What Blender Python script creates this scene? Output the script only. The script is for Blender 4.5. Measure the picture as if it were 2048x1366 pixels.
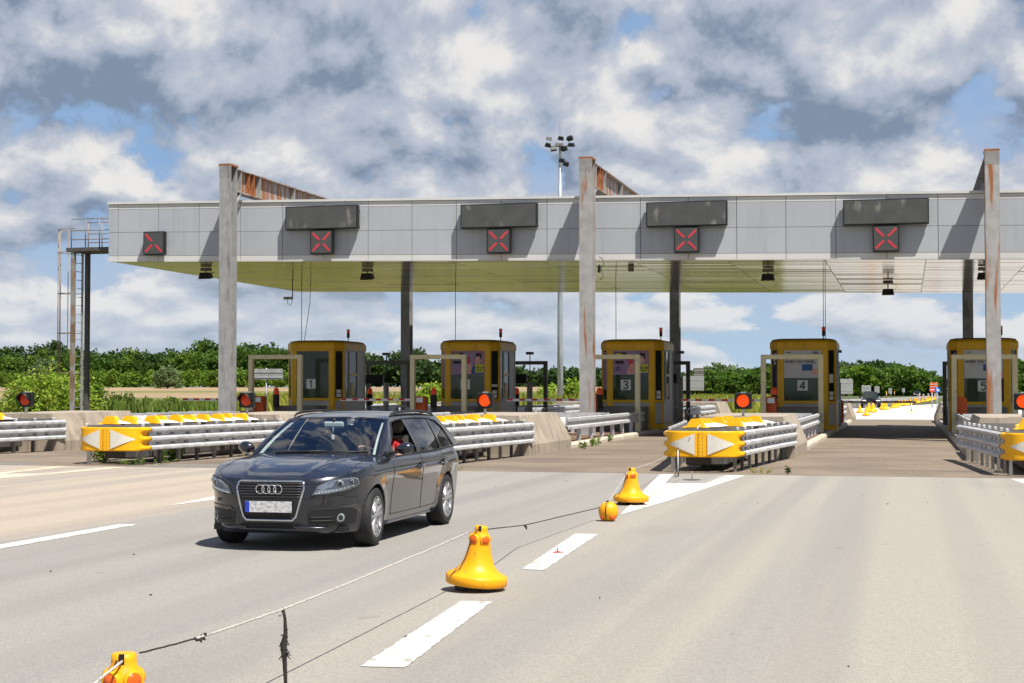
import bpy, bmesh, math, random
from mathutils import Vector, Matrix
random.seed(7)
for o in list(bpy.data.objects): bpy.data.objects.remove(o)
SC = bpy.context.scene
COL = SC.collection
R = math.radians

# ---------------------------------------------------------------- camera
FPX, CAMH = 3150.0, 1.7                      # focal length in photo pixels (2048 wide)
YAW, PIT = math.atan(788/FPX), math.atan(96/FPX)
cd = bpy.data.cameras.new('camera'); cam = bpy.data.objects.new('camera', cd); COL.objects.link(cam)
cd.sensor_width = 36.0; cd.lens = 36.0*FPX/2048; cd.clip_start = 0.1; cd.clip_end = 20000
cam.location = (0, 0, CAMH); cam.rotation_euler = (math.pi/2+PIT, 0, YAW)
SC.camera = cam
SC.render.resolution_x, SC.render.resolution_y = 1024, 683

# ---------------------------------------------------------------- sky and sun
SUN = Vector((0.42, -0.33, 1.0)).normalized()
w = bpy.data.worlds.new('World'); SC.world = w; w.use_nodes = True
nt = w.node_tree; N = nt.nodes; L = nt.links
for n in list(N): N.remove(n)
def wn(t, **k):
    n = N.new(t)
    for a, b in k.items(): setattr(n, a, b)
    return n
def wmath(op, a, b=None, c=None, clamp=False):
    n = wn('ShaderNodeMath', operation=op); n.use_clamp = clamp
    for i, v in enumerate((a, b, c)):
        if v is None: continue
        if hasattr(v, 'links'): L.new(v, n.inputs[i])
        else: n.inputs[i].default_value = v
    return n.outputs[0]
def wcol(f, a, b, blend='MIX'):
    n = wn('ShaderNodeMix', data_type='RGBA', blend_type=blend)
    for i, v in ((0, f), (6, a), (7, b)):
        if hasattr(v, 'links'): L.new(v, n.inputs[i])
        else: n.inputs[i].default_value = v if i == 0 else (*v, 1)
    return n.outputs[2]
sky = wn('ShaderNodeTexSky', sky_type='NISHITA'); sky.sun_disc = False
sky.sun_elevation = math.asin(SUN.z); sky.sun_rotation = math.atan2(SUN.x, SUN.y)
sky.air_density = 1.0; sky.dust_density = 0.6; sky.ozone_density = 1.5
tc = wn('ShaderNodeTexCoord'); sep = wn('ShaderNodeSeparateXYZ'); L.new(tc.outputs['Generated'], sep.inputs[0])
X, Y, Z = sep.outputs
zc = wmath('MAXIMUM', Z, 0.0)
rad = wmath('SQRT', wmath('ADD', wmath('MULTIPLY', X, X), wmath('MULTIPLY', Y, Y)))
hx = wmath('DIVIDE', X, wmath('MAXIMUM', rad, .05)); hy = wmath('DIVIDE', Y, wmath('MAXIMUM', rad, .05))
gz = wmath('MULTIPLY', wmath('LOGARITHM', wmath('ADD', zc, 0.105), math.e), 0.36)
def cvec(dx, dz, seed):
    cb = wn('ShaderNodeCombineXYZ')
    L.new(wmath('ADD', hx, seed+dx), cb.inputs[0]); L.new(wmath('ADD', hy, seed*.37), cb.inputs[1]); L.new(wmath('ADD', gz, dz), cb.inputs[2]); return cb.outputs[0]
def fbm(dx, dz, scale, detail, rough, seed, dist=0.0):
    n = wn('ShaderNodeTexNoise', noise_dimensions='3D'); n.inputs['Scale'].default_value = scale
    n.inputs['Detail'].default_value = detail; n.inputs['Roughness'].default_value = rough; n.inputs['Distortion'].default_value = dist
    L.new(cvec(dx, dz, seed), n.inputs['Vector']); return n.outputs['Fac']
def puff(dx, dz, scale, detail, seed):
    n = wn('ShaderNodeTexNoise', noise_dimensions='3D', noise_type='RIDGED_MULTIFRACTAL'); n.inputs['Scale'].default_value = scale
    n.inputs['Detail'].default_value = detail; n.inputs['Roughness'].default_value = .5; n.inputs['Lacunarity'].default_value = 2.1; n.inputs['Offset'].default_value = 1.0; n.inputs['Gain'].default_value = 1.2
    L.new(cvec(dx, dz, seed), n.inputs['Vector']); return n.outputs['Fac']
def smooth(v, a, b):
    n = wn('ShaderNodeMapRange', interpolation_type='SMOOTHSTEP'); n.clamp = True
    L.new(v, n.inputs[0]); n.inputs[1].default_value = a; n.inputs[2].default_value = b
    return n.outputs[0]
SEED = 40.1; COVER = .200; CS = 9.0
def cloud(dx, dz, det):
    n = fbm(dx, dz, CS, det, .60, SEED+1.7, .15); p = puff(dx, dz, CS*1.35, 2.0, SEED+.4)
    return wmath('ADD', wmath('MULTIPLY', n, 1.0), wmath('MULTIPLY', p, -.085))
d0 = cloud(0, 0, 8); d1 = cloud(.006, .016, 8)
s0 = fbm(0, 0, CS, 2, .5, SEED+1.7, .15); b1 = fbm(.013, .052, CS, 2, .5, SEED+1.7, .15)
high = smooth(Z, .26, .62)                                # overhead the gaps between the clouds open up
low = wmath('SUBTRACT', 1.0, smooth(Z, .015, .12))
dens = wmath('SUBTRACT', wmath('SUBTRACT', wmath('ADD', d0, COVER), wmath('MULTIPLY', high, .15)), wmath('MULTIPLY', low, .045))
alpha = smooth(dens, .470, .550)
edge = wmath('MULTIPLY', wmath('SUBTRACT', d0, d1), 3.3)
shade = wmath('MULTIPLY', wmath('SUBTRACT', s0, b1), 1.6)
thick = wmath('ADD', wmath('MULTIPLY', smooth(dens, .56, .82), -.18), wmath('MULTIPLY', wmath('SUBTRACT', fbm(.3, .1, 26., 4, .6, 3.3), .5), .38))
lit = wmath('ADD', wmath('ADD', wmath('ADD', edge, shade), .50), thick, clamp=True)
ccol = wcol(smooth(lit, -.10, .50), (2.4, 3.2, 4.5), (5.8, 6.4, 7.6))
ccol = wcol(smooth(lit, .42, 1.02), ccol, (10.4, 10.2, 9.9))
ccol = wcol(wmath('MULTIPLY', low, .42), ccol, (7.6, 8.6, 9.8))   # far clouds pale towards the horizon
skyc = wcol(smooth(Z, .0, .13), (5.6, 7.9, 10.2), (3.3, 5.5, 9.0))
skyc = wcol(smooth(Z, .18, .55), skyc, (.9, 1.9, 4.8))
skyc = wcol(.15, skyc, sky.outputs[0])
veil = wmath('MULTIPLY', smooth(fbm(.5, .2, 6.0, 4, .55, 8.1), .38, .68), wmath('MULTIPLY', wmath('SUBTRACT', 1.0, high), .62))
skyc = wcol(veil, skyc, (6.2, 6.9, 8.6))
fin = wcol(wmath('MULTIPLY', alpha, .97), skyc, ccol)
w.cycles.sampling_method = 'MANUAL'; w.cycles.sample_map_resolution = 256
bg = wn('ShaderNodeBackground'); bg.inputs[1].default_value = 0.05
L.new(fin, bg.inputs[0]); wo = wn('ShaderNodeOutputWorld'); L.new(bg.outputs[0], wo.inputs[0])

sd = bpy.data.lights.new('sun', 'SUN'); sd.energy = 5.0; sd.angle = R(.53); sd.color = (1, .952, .875)
sun = bpy.data.objects.new('sun', sd); COL.objects.link(sun)
sun.rotation_euler = SUN.to_track_quat('Z', 'Y').to_euler(); sun.location = (20, -10, 60)
SC.view_settings.view_transform = 'Standard'; SC.view_settings.look = 'None'
SC.view_settings.exposure = 0.70; SC.view_settings.gamma = 1.0
try: SC.view_settings.use_curve_mapping = False
except Exception: pass
SC.render.engine = 'CYCLES'
# ---------------------------------------------------------------- materials
MATS = {}; ALB = .76      # overall reflectance level that goes with the exposure above
def mat(name, col, rough=.6, metal=0., var=.12, vscale=3., bump=0., bscale=40., col2=None, c2lo=.55, c2hi=.7, c2scale=2., c2stretch=(1, 1, 1),
        spec=.5, coat=0., emit=None, estr=0., trans=0., ior=1.45, alpha=1., speck=0., speckscale=300., flakes=False, fine=0.):
    k_ = .78 if name in ('leaf_forest', 'leaf_dark', 'leaf_mid', 'leaf_grey', 'grass', 'meadow', 'field_tan') else 1.0 if name.startswith(('leaf', 'weed', 'poster', 'booth', 'yellow_booth', 'glass', 'frame', 'lamp')) else .88 if name.startswith(('fascia', 'yellow', 'cone', 'steel', 'sign', 'soffit', 'galv', 'boom')) else ALB
    col = tuple(c*k_ for c in col); col2 = tuple(c*k_ for c in col2) if col2 else None; estr = estr/1.33
    m = bpy.data.materials.new(name); m.use_nodes = True; t = m.node_tree; n = t.nodes; l = t.links
    p = n['Principled BSDF']
    p.inputs['Roughness'].default_value = rough; p.inputs['Metallic'].default_value = metal
    p.inputs['Specular IOR Level'].default_value = spec; p.inputs['IOR'].default_value = ior
    p.inputs['Coat Weight'].default_value = coat; p.inputs['Coat Roughness'].default_value = .03
    p.inputs['Transmission Weight'].default_value = trans; p.inputs['Alpha'].default_value = alpha
    if emit: p.inputs['Emission Color'].default_value = (*emit, 1); p.inputs['Emission Strength'].default_value = estr
    p.inputs['Base Color'].default_value = (*col, 1)
    tcn = n.new('ShaderNodeTexCoord'); geo = n.new('ShaderNodeNewGeometry')
    pos = geo.outputs['Position']
    def noise(scale, detail=4, stretch=None, src=None):
        nn = n.new('ShaderNodeTexNoise'); nn.inputs['Scale'].default_value = scale; nn.inputs['Detail'].default_value = detail
        s = src or pos
        if stretch:
            mp = n.new('ShaderNodeMapping'); mp.inputs['Scale'].default_value = stretch; l.new(s, mp.inputs[0]); s = mp.outputs[0]
        l.new(s, nn.inputs['Vector']); return nn.outputs['Fac']
    def mix(f, a, b, blend='MIX'):
        x = n.new('ShaderNodeMix'); x.data_type = 'RGBA'; x.blend_type = blend
        for i, v in ((0, f), (6, a), (7, b)):
            if hasattr(v, 'links'): l.new(v, x.inputs[i])
            else: x.inputs[i].default_value = v if i == 0 else (*v, 1)
        return x.outputs[2]
    def rng(v, a, b, c=0., d=1., sm=True):
        x = n.new('ShaderNodeMapRange'); x.clamp = True
        if sm: x.interpolation_type = 'SMOOTHSTEP'
        l.new(v, x.inputs[0])
        for i, q in enumerate((a, b, c, d)): x.inputs[1+i].default_value = q
        return x.outputs[0]
    out = None
    if var > 0:
        out = mix(rng(noise(vscale, 6), .3, .7), tuple(c*(1-var) for c in col), tuple(min(1, c*(1+var)) for c in col))
    if fine > 0:
        g = rng(noise(vscale*18, 3), .3, .7, 1-fine, 1+fine)
        cb = n.new('ShaderNodeCombineColor'); [l.new(g, cb.inputs[i]) for i in range(3)]
        out = mix(1., out if out else col, cb.outputs[0], 'MULTIPLY')
    if speck > 0:
        v = n.new('ShaderNodeTexVoronoi'); v.inputs['Scale'].default_value = speckscale; l.new(pos, v.inputs['Vector'])
        sp = n.new('ShaderNodeSeparateColor'); l.new(v.outputs['Color'], sp.inputs[0])
        g = rng(sp.outputs[0], 0, 1, 1-speck, 1+speck, False)
        cb = n.new('ShaderNodeCombineColor'); [l.new(g, cb.inputs[i]) for i in range(3)]
        out = mix(1., out if out else col, cb.outputs[0], 'MULTIPLY')
    if col2:
        f = rng(noise(c2scale, 8, c2stretch), c2lo, c2hi)
        out = mix(f, out if out else col, col2)
    if out: l.new(out, p.inputs['Base Color'])
    if bump > 0:
        b = n.new('ShaderNodeBump'); b.inputs['Strength'].default_value = bump; b.inputs['Distance'].default_value = .02
        l.new(noise(bscale, 5), b.inputs['Height']); l.new(b.outputs[0], p.inputs['Normal'])
    MATS[name] = m
    m['_p'] = 1
    return m
def tint_random(m, amt=.25):
    """per-object brightness variation"""
    t = m.node_tree; p = t.nodes['Principled BSDF']; i = p.inputs['Base Color']
    oi = t.nodes.new('ShaderNodeObjectInfo'); mr = t.nodes.new('ShaderNodeMapRange')
    mr.inputs[3].default_value = 1-amt; mr.inputs[4].default_value = 1+amt; t.links.new(oi.outputs['Random'], mr.inputs[0])
    cb = t.nodes.new('ShaderNodeCombineColor'); [t.links.new(mr.outputs[0], cb.inputs[k]) for k in range(3)]
    x = t.nodes.new('ShaderNodeMix'); x.data_type = 'RGBA'; x.blend_type = 'MULTIPLY'; x.inputs[0].default_value = 1
    if i.links: t.links.new(i.links[0].from_socket, x.inputs[6])
    else: x.inputs[6].default_value = i.default_value
    t.links.new(cb.outputs[0], x.inputs[7]); t.links.new(x.outputs[2], i); return m

mat('asphalt_grey', (.36, .355, .335), .92, var=.07, vscale=.35, speck=.16, speckscale=60, fine=.05, bump=.35, bscale=120, col2=(.30, .30, .29), c2lo=.50, c2hi=.72, c2scale=.35, c2stretch=(1.6, .10, 1))
mat('asphalt_beige', (.425, .405, .37), .92, var=.05, vscale=.4, speck=.17, speckscale=60, fine=.05, bump=.35, bscale=120)
mat('asphalt_pink', (.50, .44, .365), .92, var=.08, vscale=.3, speck=.13, speckscale=60, fine=.05, bump=.3, bscale=120, col2=(.40, .37, .33), c2lo=.55, c2hi=.75, c2scale=.3, c2stretch=(1.5, .12, 1))
mat('slab_brown', (.235, .185, .135), .85, var=.16, vscale=.5, speck=.15, speckscale=50, fine=.08, bump=.25, bscale=60, col2=(.15, .122, .098), c2lo=.50, c2hi=.72, c2scale=.45, c2stretch=(.35, 1.6, 1))
mat('slab_pale', (.62, .60, .56), .85, var=.05, vscale=.3, fine=.04)
mat('far_asphalt', (.17, .17, .165), .9, var=.2, vscale=.05)
mat('joint_dark', (.035, .03, .028), .9, var=.2)
mat('patch_grey', (.215, .205, .19), .92, var=.12, vscale=.8, speck=.15, speckscale=50, fine=.08, bump=.3, bscale=80)
mat('paint_white', (.74, .72, .66), .8, var=.07, vscale=4, speck=.06, speckscale=70, col2=(.40, .375, .33), c2lo=.53, c2hi=.66, c2scale=8, bump=.15, bscale=90)
mat('paint_worn', (.70, .61, .45), .85, var=.1, vscale=2, col2=(.46, .40, .32), c2lo=.50, c2hi=.66, c2scale=5)
mat('grass', (.085, .105, .028), .95, var=.35, vscale=.15, fine=.25)
mat('field_tan', (.33, .235, .13), .95, var=.14, vscale=.03, fine=.1, col2=(.16, .19, .05), c2lo=.58, c2hi=.66, c2scale=.02)
mat('meadow', (.14, .155, .035), .95, var=.3, vscale=.06, fine=.2)
mat('soil', (.20, .12, .07), .95, var=.3, vscale=3, fine=.2)
mat('concrete', (.43, .365, .285), .9, var=.14, vscale=1.6, fine=.06, bump=.25, bscale=25, col2=(.27, .225, .17), c2lo=.52, c2hi=.70, c2scale=2.2, c2stretch=(2.4, 2.4, .22))
mat('concrete_grey', (.24, .225, .20), .9, var=.15, vscale=1.5, bump=.2, bscale=25)
mat('kerb', (.62, .56, .45), .85, var=.1, vscale=2, col2=(.34, .30, .24), c2lo=.60, c2hi=.72, c2scale=4, bump=.15)
tint_random(MATS['kerb'], .10)
mat('fascia', (.425, .45, .485), .42, metal=.0, var=.035, vscale=.7, spec=.5, col2=(.375, .395, .42), c2lo=.48, c2hi=.80, c2scale=2.2, c2stretch=(2.2, 1, .12))
tint_random(MATS['fascia'], .035)
mat('fascia_light', (.66, .66, .64), .38, var=.04, vscale=.8)
mat('soffit', (.33, .27, .20), .14, metal=.72, var=.08, vscale=.4, col2=(.36, .30, .21), c2lo=.60, c2hi=.78, c2scale=.5, c2stretch=(.3, 2.5, 1))
mat('dark_gap', (.012, .012, .012), .9, var=0)
mat('steel', (.37, .37, .365), .55, metal=.25, var=.12, vscale=3, bump=.06, bscale=30, col2=(.22, .22, .22), c2lo=.5, c2hi=.72, c2scale=2.5, c2stretch=(2, 2, .3))
mat('steel_rusty', (.40, .39, .375), .6, metal=.2, var=.12, vscale=3, bump=.12, bscale=30, col2=(.36, .135, .045), c2lo=.47, c2hi=.62, c2scale=2.6, c2stretch=(1.8, 1.8, .16))
mat('steel_spot', (.385, .38, .37), .6, metal=.2, var=.12, vscale=3, bump=.1, bscale=30, col2=(.34, .13, .05), c2lo=.56, c2hi=.68, c2scale=2.8, c2stretch=(1.8, 1.8, .18))
mat('rust', (.36, .13, .045), .8, var=.3, vscale=5)
mat('ladder_rust', (.30, .21, .14), .7, metal=.2, var=.25, vscale=2, col2=(.36, .36, .35), c2lo=.45, c2hi=.6, c2scale=1.5)
mat('galv', (.56, .57, .58), .5, metal=.15, var=.12, vscale=4, fine=.06, col2=(.38, .365, .34), c2lo=.50, c2hi=.70, c2scale=4, c2stretch=(1, 1, 2.5))
mat('galv_dark', (.24, .235, .22), .6, metal=.3, var=.2, vscale=4, col2=(.20, .13, .08), c2lo=.6, c2hi=.72, c2scale=4)
mat('post_dark', (.11, .105, .10), .7, metal=.2, var=.2, vscale=5)
mat('yellow', (.90, .445, .003), .45, var=.04, vscale=6, spec=.4, col2=(.72, .38, .01), c2lo=.62, c2hi=.78, c2scale=6)
mat('yellow_booth', (.70, .40, .012), .45, var=.07, vscale=2, spec=.4, col2=(.50, .27, .012), c2lo=.55, c2hi=.78, c2scale=3, c2stretch=(2, 2, .4))
mat('booth_roof', (.16, .115, .03), .8, var=.2, vscale=3)
mat('booth_grey', (.42, .415, .40), .5, var=.06, vscale=2)
mat('cone_orange', (.90, .385, .003), .42, var=.05, vscale=8, spec=.4, bump=.05, bscale=25, col2=(.60, .27, .03), c2lo=.60, c2hi=.72, c2scale=16, c2stretch=(1, 1, .35))
mat('reflector_orange', (.85, .13, .006), .25, var=.08, vscale=30, spec=.6)
mat('reflector_white', (.78, .75, .66), .55, var=.05, vscale=10, col2=(.50, .46, .38), c2lo=.62, c2hi=.70, c2scale=26)
mat('hump_white', (.86, .85, .78), .5, var=.05, vscale=8)
mat('black', (.012, .012, .013), .5, var=0)
mat('rubber', (.022, .022, .023), .78, var=.15, vscale=20, bump=.2, bscale=60)
mat('frame_beige', (.60, .55, .34), .5, var=.06, vscale=3, col2=(.42, .36, .18), c2lo=.60, c2hi=.75, c2scale=4)
mat('frame_dark', (.14, .135, .11), .6, var=.1)
mat('orange_box', (.80, .125, .012), .5, var=.06, vscale=5)
mat('boom_white', (.80, .80, .78), .5, var=.04)
mat('boom_red', (.55, .025, .03), .5, var=.08)
mat('led_panel', (.095, .10, .097), .35, var=.1, vscale=2, col2=(.34, .33, .28), c2lo=.56, c2hi=.72, c2scale=1.7, c2stretch=(1.3, 1, .7))
mat('led_back', (.085, .09, .088), .35, var=.06, vscale=5)
mat('led_red', (.35, .02, .03), .5, var=0, emit=(1., .065, .10), estr=.44)
mat('lamp_red', (.5, .03, .01), .3, var=.1, vscale=30, emit=(1., .09, .004), estr=.70)
mat('lamp_dim', (.42, .05, .02), .3, var=.1, vscale=30, emit=(1., .07, .01), estr=.10)
mat('glass_booth', (.055, .085, .055), .04, var=0, spec=.6, trans=.0, alpha=.80)
mat('glass_dark', (.012, .018, .014), .04, var=0, spec=.6)
mat('poster_white', (.55, .56, .55), .5, var=.04)
mat('poster_purple', (.30, .20, .34), .5, var=.12, vscale=5)
mat('poster_blue', (.02, .10, .28), .5, var=.1)
mat('poster_navy', (.008, .02, .085), .4, var=.05)
mat('poster_red', (.62, .04, .03), .5, var=.1)
mat('poster_skin', (.72, .38, .32), .5, var=.1)
mat('poster_lime', (.58, .57, .03), .5, var=.05)
mat('ink', (.015, .015, .02), .6, var=0)
mat('sign_white', (.80, .80, .78), .5, var=.02)
mat('sign_green', (.004, .16, .055), .5, var=0)
mat('sign_grey', (.44, .44, .42), .5, metal=.3, var=.08, vscale=3)
mat('sign_red', (.68, .05, .03), .45, var=.05)
mat('sign_blue', (.01, .13, .60), .4, var=.05)
mat('mast', (.46, .50, .53), .4, metal=.5, var=.08, vscale=1)
mat('wire', (.03, .03, .03), .6, var=0)
mat('rope_pale', (.55, .52, .47), .9, var=.2, vscale=60, col2=(.26, .23, .20), c2lo=.56, c2hi=.68, c2scale=40)
mat('rope_dark', (.035, .03, .026), .95, var=.3, vscale=90)
mat('bark', (.10, .07, .045), .9, var=.3, vscale=6)
def leafmat(name, c, c2, sc=.4):
    m = mat(name, c, .6, var=.35, vscale=sc, col2=c2, c2lo=.45, c2hi=.66, c2scale=sc*1.7, spec=.25)
    t = m.node_tree; p = t.nodes['Principled BSDF']; out = t.nodes['Material Output']
    tr = t.nodes.new('ShaderNodeBsdfTranslucent'); mx = t.nodes.new('ShaderNodeMixShader'); mx.inputs[0].default_value = .40
    src = p.inputs['Base Color'].links[0].from_socket; t.links.new(src, tr.inputs[0])
    t.links.new(p.outputs[0], mx.inputs[1]); t.links.new(tr.outputs[0], mx.inputs[2]); t.links.new(mx.outputs[0], out.inputs[0])
    return m
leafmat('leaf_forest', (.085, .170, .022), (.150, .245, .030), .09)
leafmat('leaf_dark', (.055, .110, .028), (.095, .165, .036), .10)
leafmat('leaf_bush', (.20, .30, .030), (.32, .38, .06), .9)
leafmat('leaf_mid', (.13, .24, .022), (.23, .33, .04), .2)
leafmat('leaf_grey', (.17, .26, .10), (.25, .33, .14), .3)
leafmat('weed', (.24, .28, .035), (.36, .34, .07), .25)
leafmat('weed_green', (.12, .20, .03), (.24, .27, .06), 2.)

# ---------------------------------------------------------------- mesh helpers
class MB:
    def __init__(s): s.v = []; s.f = []; s.sm = []
    def add(s, vs, fs, smooth=False):
        o = len(s.v); s.v += [tuple(p) for p in vs]
        for f in fs: s.f.append(tuple(i+o for i in f)); s.sm.append(smooth)
        return s
    def box(s, x0, x1, y0, y1, z0, z1):
        return s.hexa([(x0, y0, z0), (x1, y0, z0), (x1, y1, z0), (x0, y1, z0), (x0, y0, z1), (x1, y0, z1), (x1, y1, z1), (x0, y1, z1)])
    def hexa(s, p):
        return s.add(p, [(3, 2, 1, 0), (4, 5, 6, 7), (0, 1, 5, 4), (1, 2, 6, 5), (2, 3, 7, 6), (3, 0, 4, 7)])
    def cbox(s, x0, x1, y0, y1, z0, z1, c=.01):
        """box with chamfered edges"""
        bm = bmesh.new(); r = bmesh.ops.create_cube(bm, size=1)
        for v in r['verts']:
            v.co = Vector(((x0+x1)/2+v.co.x*(x1-x0), (y0+y1)/2+v.co.y*(y1-y0), (z0+z1)/2+v.co.z*(z1-z0)))
        bmesh.ops.bevel(bm, geom=list(bm.edges), offset=min(c, .45*min(x1-x0, y1-y0, z1-z0)), segments=1, affect='EDGES')
        bm.verts.index_update()
        s.add([v.co[:] for v in bm.verts], [tuple(v.index for v in f.verts) for f in bm.faces]); bm.free(); return s
    def prism(s, poly, a, b, ax='y', smooth=False):
        """poly of 2-D points extruded from a to b along axis ax (poly in the two other axes, in xyz order)"""
        n = len(poly)
        def P(q, t): return {'x': (t, q[0], q[1]), 'y': (q[0], t, q[1]), 'z': (q[0], q[1], t)}[ax]
        vs = [P(q, a) for q in poly]+[P(q, b) for q in poly]
        fs = [tuple(range(n)), tuple(range(2*n-1, n-1, -1))]+[(i, i+n, (i+1) % n+n, (i+1) % n) for i in range(n)]
        return s.add(vs, fs, smooth)
    def tube(s, pts, r, n=8, cap=True, smooth=True):
        pts = [Vector(p) for p in pts]; rs = r if isinstance(r, (list, tuple)) else [r]*len(pts); vs = []; fs = []
        up = None
        for i, p in enumerate(pts):
            d = (pts[min(i+1, len(pts)-1)]-pts[max(i-1, 0)]).normalized()
            if up is None or abs(d.dot(up)) > .98: up = Vector((0, 0, 1)) if abs(d.z) < .9 else Vector((1, 0, 0))
            a = d.cross(up).normalized(); b = a.cross(d)
            for k in range(n):
                t = 2*math.pi*k/n; vs.append(p+(a*math.cos(t)+b*math.sin(t))*rs[i])
        for i in range(len(pts)-1):
            for k in range(n): fs.append((i*n+k, i*n+(k+1) % n, (i+1)*n+(k+1) % n, (i+1)*n+k))
        s.add(vs, fs, smooth)
        if cap:
            o = len(s.v)-len(vs)
            s.f += [tuple(o+k for k in reversed(range(n))), tuple(o+len(vs)-n+k for k in range(n))]; s.sm += [False, False]
        return s
    def lathe(s, prof, n=24, c=(0, 0, 0), axis='z', smooth=True, close=False):
        vs = []; fs = []
        for r, h in prof:
            for k in range(n):
                t = 2*math.pi*k/n; a, b = r*math.cos(t), r*math.sin(t)
                vs.append({'z': (c[0]+a, c[1]+b, c[2]+h), 'y': (c[0]+a, c[1]+h, c[2]+b), 'x': (c[0]+h, c[1]+a, c[2]+b)}[axis])
        m = len(prof)
        for i in range(m-1):
            for k in range(n):
                q = (i*n+k, i*n+(k+1) % n, (i+1)*n+(k+1) % n, (i+1)*n+k); fs.append(q if axis != 'y' else q[::-1])
        s.add(vs, fs, smooth)
        return s
    def grid(s, rows, smooth=True, flip=False, wrap=False):
        m, n = len(rows), len(rows[0]); vs = [p for r in rows for p in r]; fs = []
        for i in range(m-1):
            for k in range(n if wrap else n-1):
                q = (i*n+k, i*n+(k+1) % n, (i+1)*n+(k+1) % n, (i+1)*n+k); fs.append(q[::-1] if flip else q)
        return s.add(vs, fs, smooth)
    def disc(s, c, r, n=20, axis='y', d=0.01):
        """thin solid disc whose axis is given"""
        return s.lathe([(0.0001, 0), (r, 0), (r, d), (.0001, d)], n, c, axis, smooth=False)
    def build(s, name, m, parent=None, loc=None, fix=True, auto=None):
        me = bpy.data.meshes.new(name); me.from_pydata(s.v, [], s.f); me.update()
        me.polygons.foreach_set('use_smooth', s.sm)
        if fix:
            bm = bmesh.new(); bm.from_mesh(me); bmesh.ops.recalc_face_normals(bm, faces=bm.faces); bm.to_mesh(me); bm.free()
        me.materials.append(MATS[m] if isinstance(m, str) else m)
        o = bpy.data.objects.new(name, me); COL.objects.link(o)
        if parent: o.parent = parent
        if loc: o.location = loc
        if auto: me.set_sharp_from_angle(angle=R(auto))
        return o
def tag(o, label=None, cat=None, group=None, kind=None):
    for k, v in (('label', label), ('category', cat), ('group', group), ('kind', kind)):
        if v: o[k] = v
    return o
def empty(name, loc=(0, 0, 0), rz=0., label=None, cat=None, group=None):
    o = bpy.data.objects.new(name, None); COL.objects.link(o); o.location = loc; o.rotation_euler[2] = rz; o.empty_display_size = .2
    return tag(o, label, cat, group)
def share(src, name, parent=None, loc=None, rot=None, m=None):
    o = bpy.data.objects.new(name, src.data); COL.objects.link(o)
    if parent: o.parent = parent
    if loc is not None: o.location = loc
    if rot is not None: o.rotation_euler = rot
    return o
def copy_tree(o, parent=None, loc=None):
    c = o.copy(); COL.objects.link(c); c.parent = parent
    if loc is not None: c.location = loc
    for ch in o.children: copy_tree(ch, c)
    return c
def text_mesh(name, txt, size, m, parent, loc, rot=(math.pi/2, 0, 0), sx=1., bold=.0, depth=.002, shear=0.):
    cu = bpy.data.curves.new(name, 'FONT'); cu.body = txt; cu.size = size; cu.align_x = 'CENTER'; cu.align_y = 'CENTER'
    cu.offset = bold; cu.extrude = depth; cu.shear = shear; cu.resolution_u = 3
    to = bpy.data.objects.new(name, cu); COL.objects.link(to)
    dg = bpy.context.evaluated_depsgraph_get(); me = bpy.data.meshes.new_from_object(to.evaluated_get(dg))
    bpy.data.objects.remove(to); me.name = name; me.materials.clear(); me.materials.append(MATS[m])
    o = bpy.data.objects.new(name, me); COL.objects.link(o); o.parent = parent; o.location = loc; o.rotation_euler = rot; o.scale = (sx, 1, 1)
    return o
# pixel of the photograph -> point of the place (used to survey positions on the ground or on a known plane)
_f = Vector((-math.sin(YAW)*math.cos(PIT), math.cos(YAW)*math.cos(PIT), math.sin(PIT))); _r = Vector((math.cos(YAW), math.sin(YAW), 0)); _u = _r.cross(_f)
def _ray(x, y): return _f+_r*((x-1024)/FPX)-_u*((y-683)/FPX)
def gpt(x, y, z=0.): d = _ray(x, y); return Vector((0, 0, CAMH))+d*((z-CAMH)/d.z)
def ypt(x, y, Y): d = _ray(x, y); return Vector((0, 0, CAMH))+d*(Y/d.y)
# ================================================================ setting
RX = {i: -2.7+6.7*(i-4) for i in range(0, 6)}           # right kerb of each island
LX = {i: RX[i]-2.54 for i in RX}; CX = {i: RX[i]-1.27 for i in RX}
LANE = {i: RX[i]+2.08 for i in RX}                      # middle of the lane right of island i
def struct(mb, name, m, **k):
    o = mb.build(name, m, **k); o['kind'] = 'structure'; return o
def sheet(name, m, poly, z, kind='structure', parent=None):
    mb = MB(); mb.add([(p[0], p[1], z) for p in poly], [tuple(range(len(poly)))])
    o = mb.build(name, m, parent, fix=False)
    if o.data.polygons[0].normal.z < 0: o.data.flip_normals()
    if not parent: o['kind'] = kind
    return o
def rect(x0, x1, y0, y1): return [(x0, y0), (x1, y0), (x1, y1), (x0, y1)]

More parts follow.
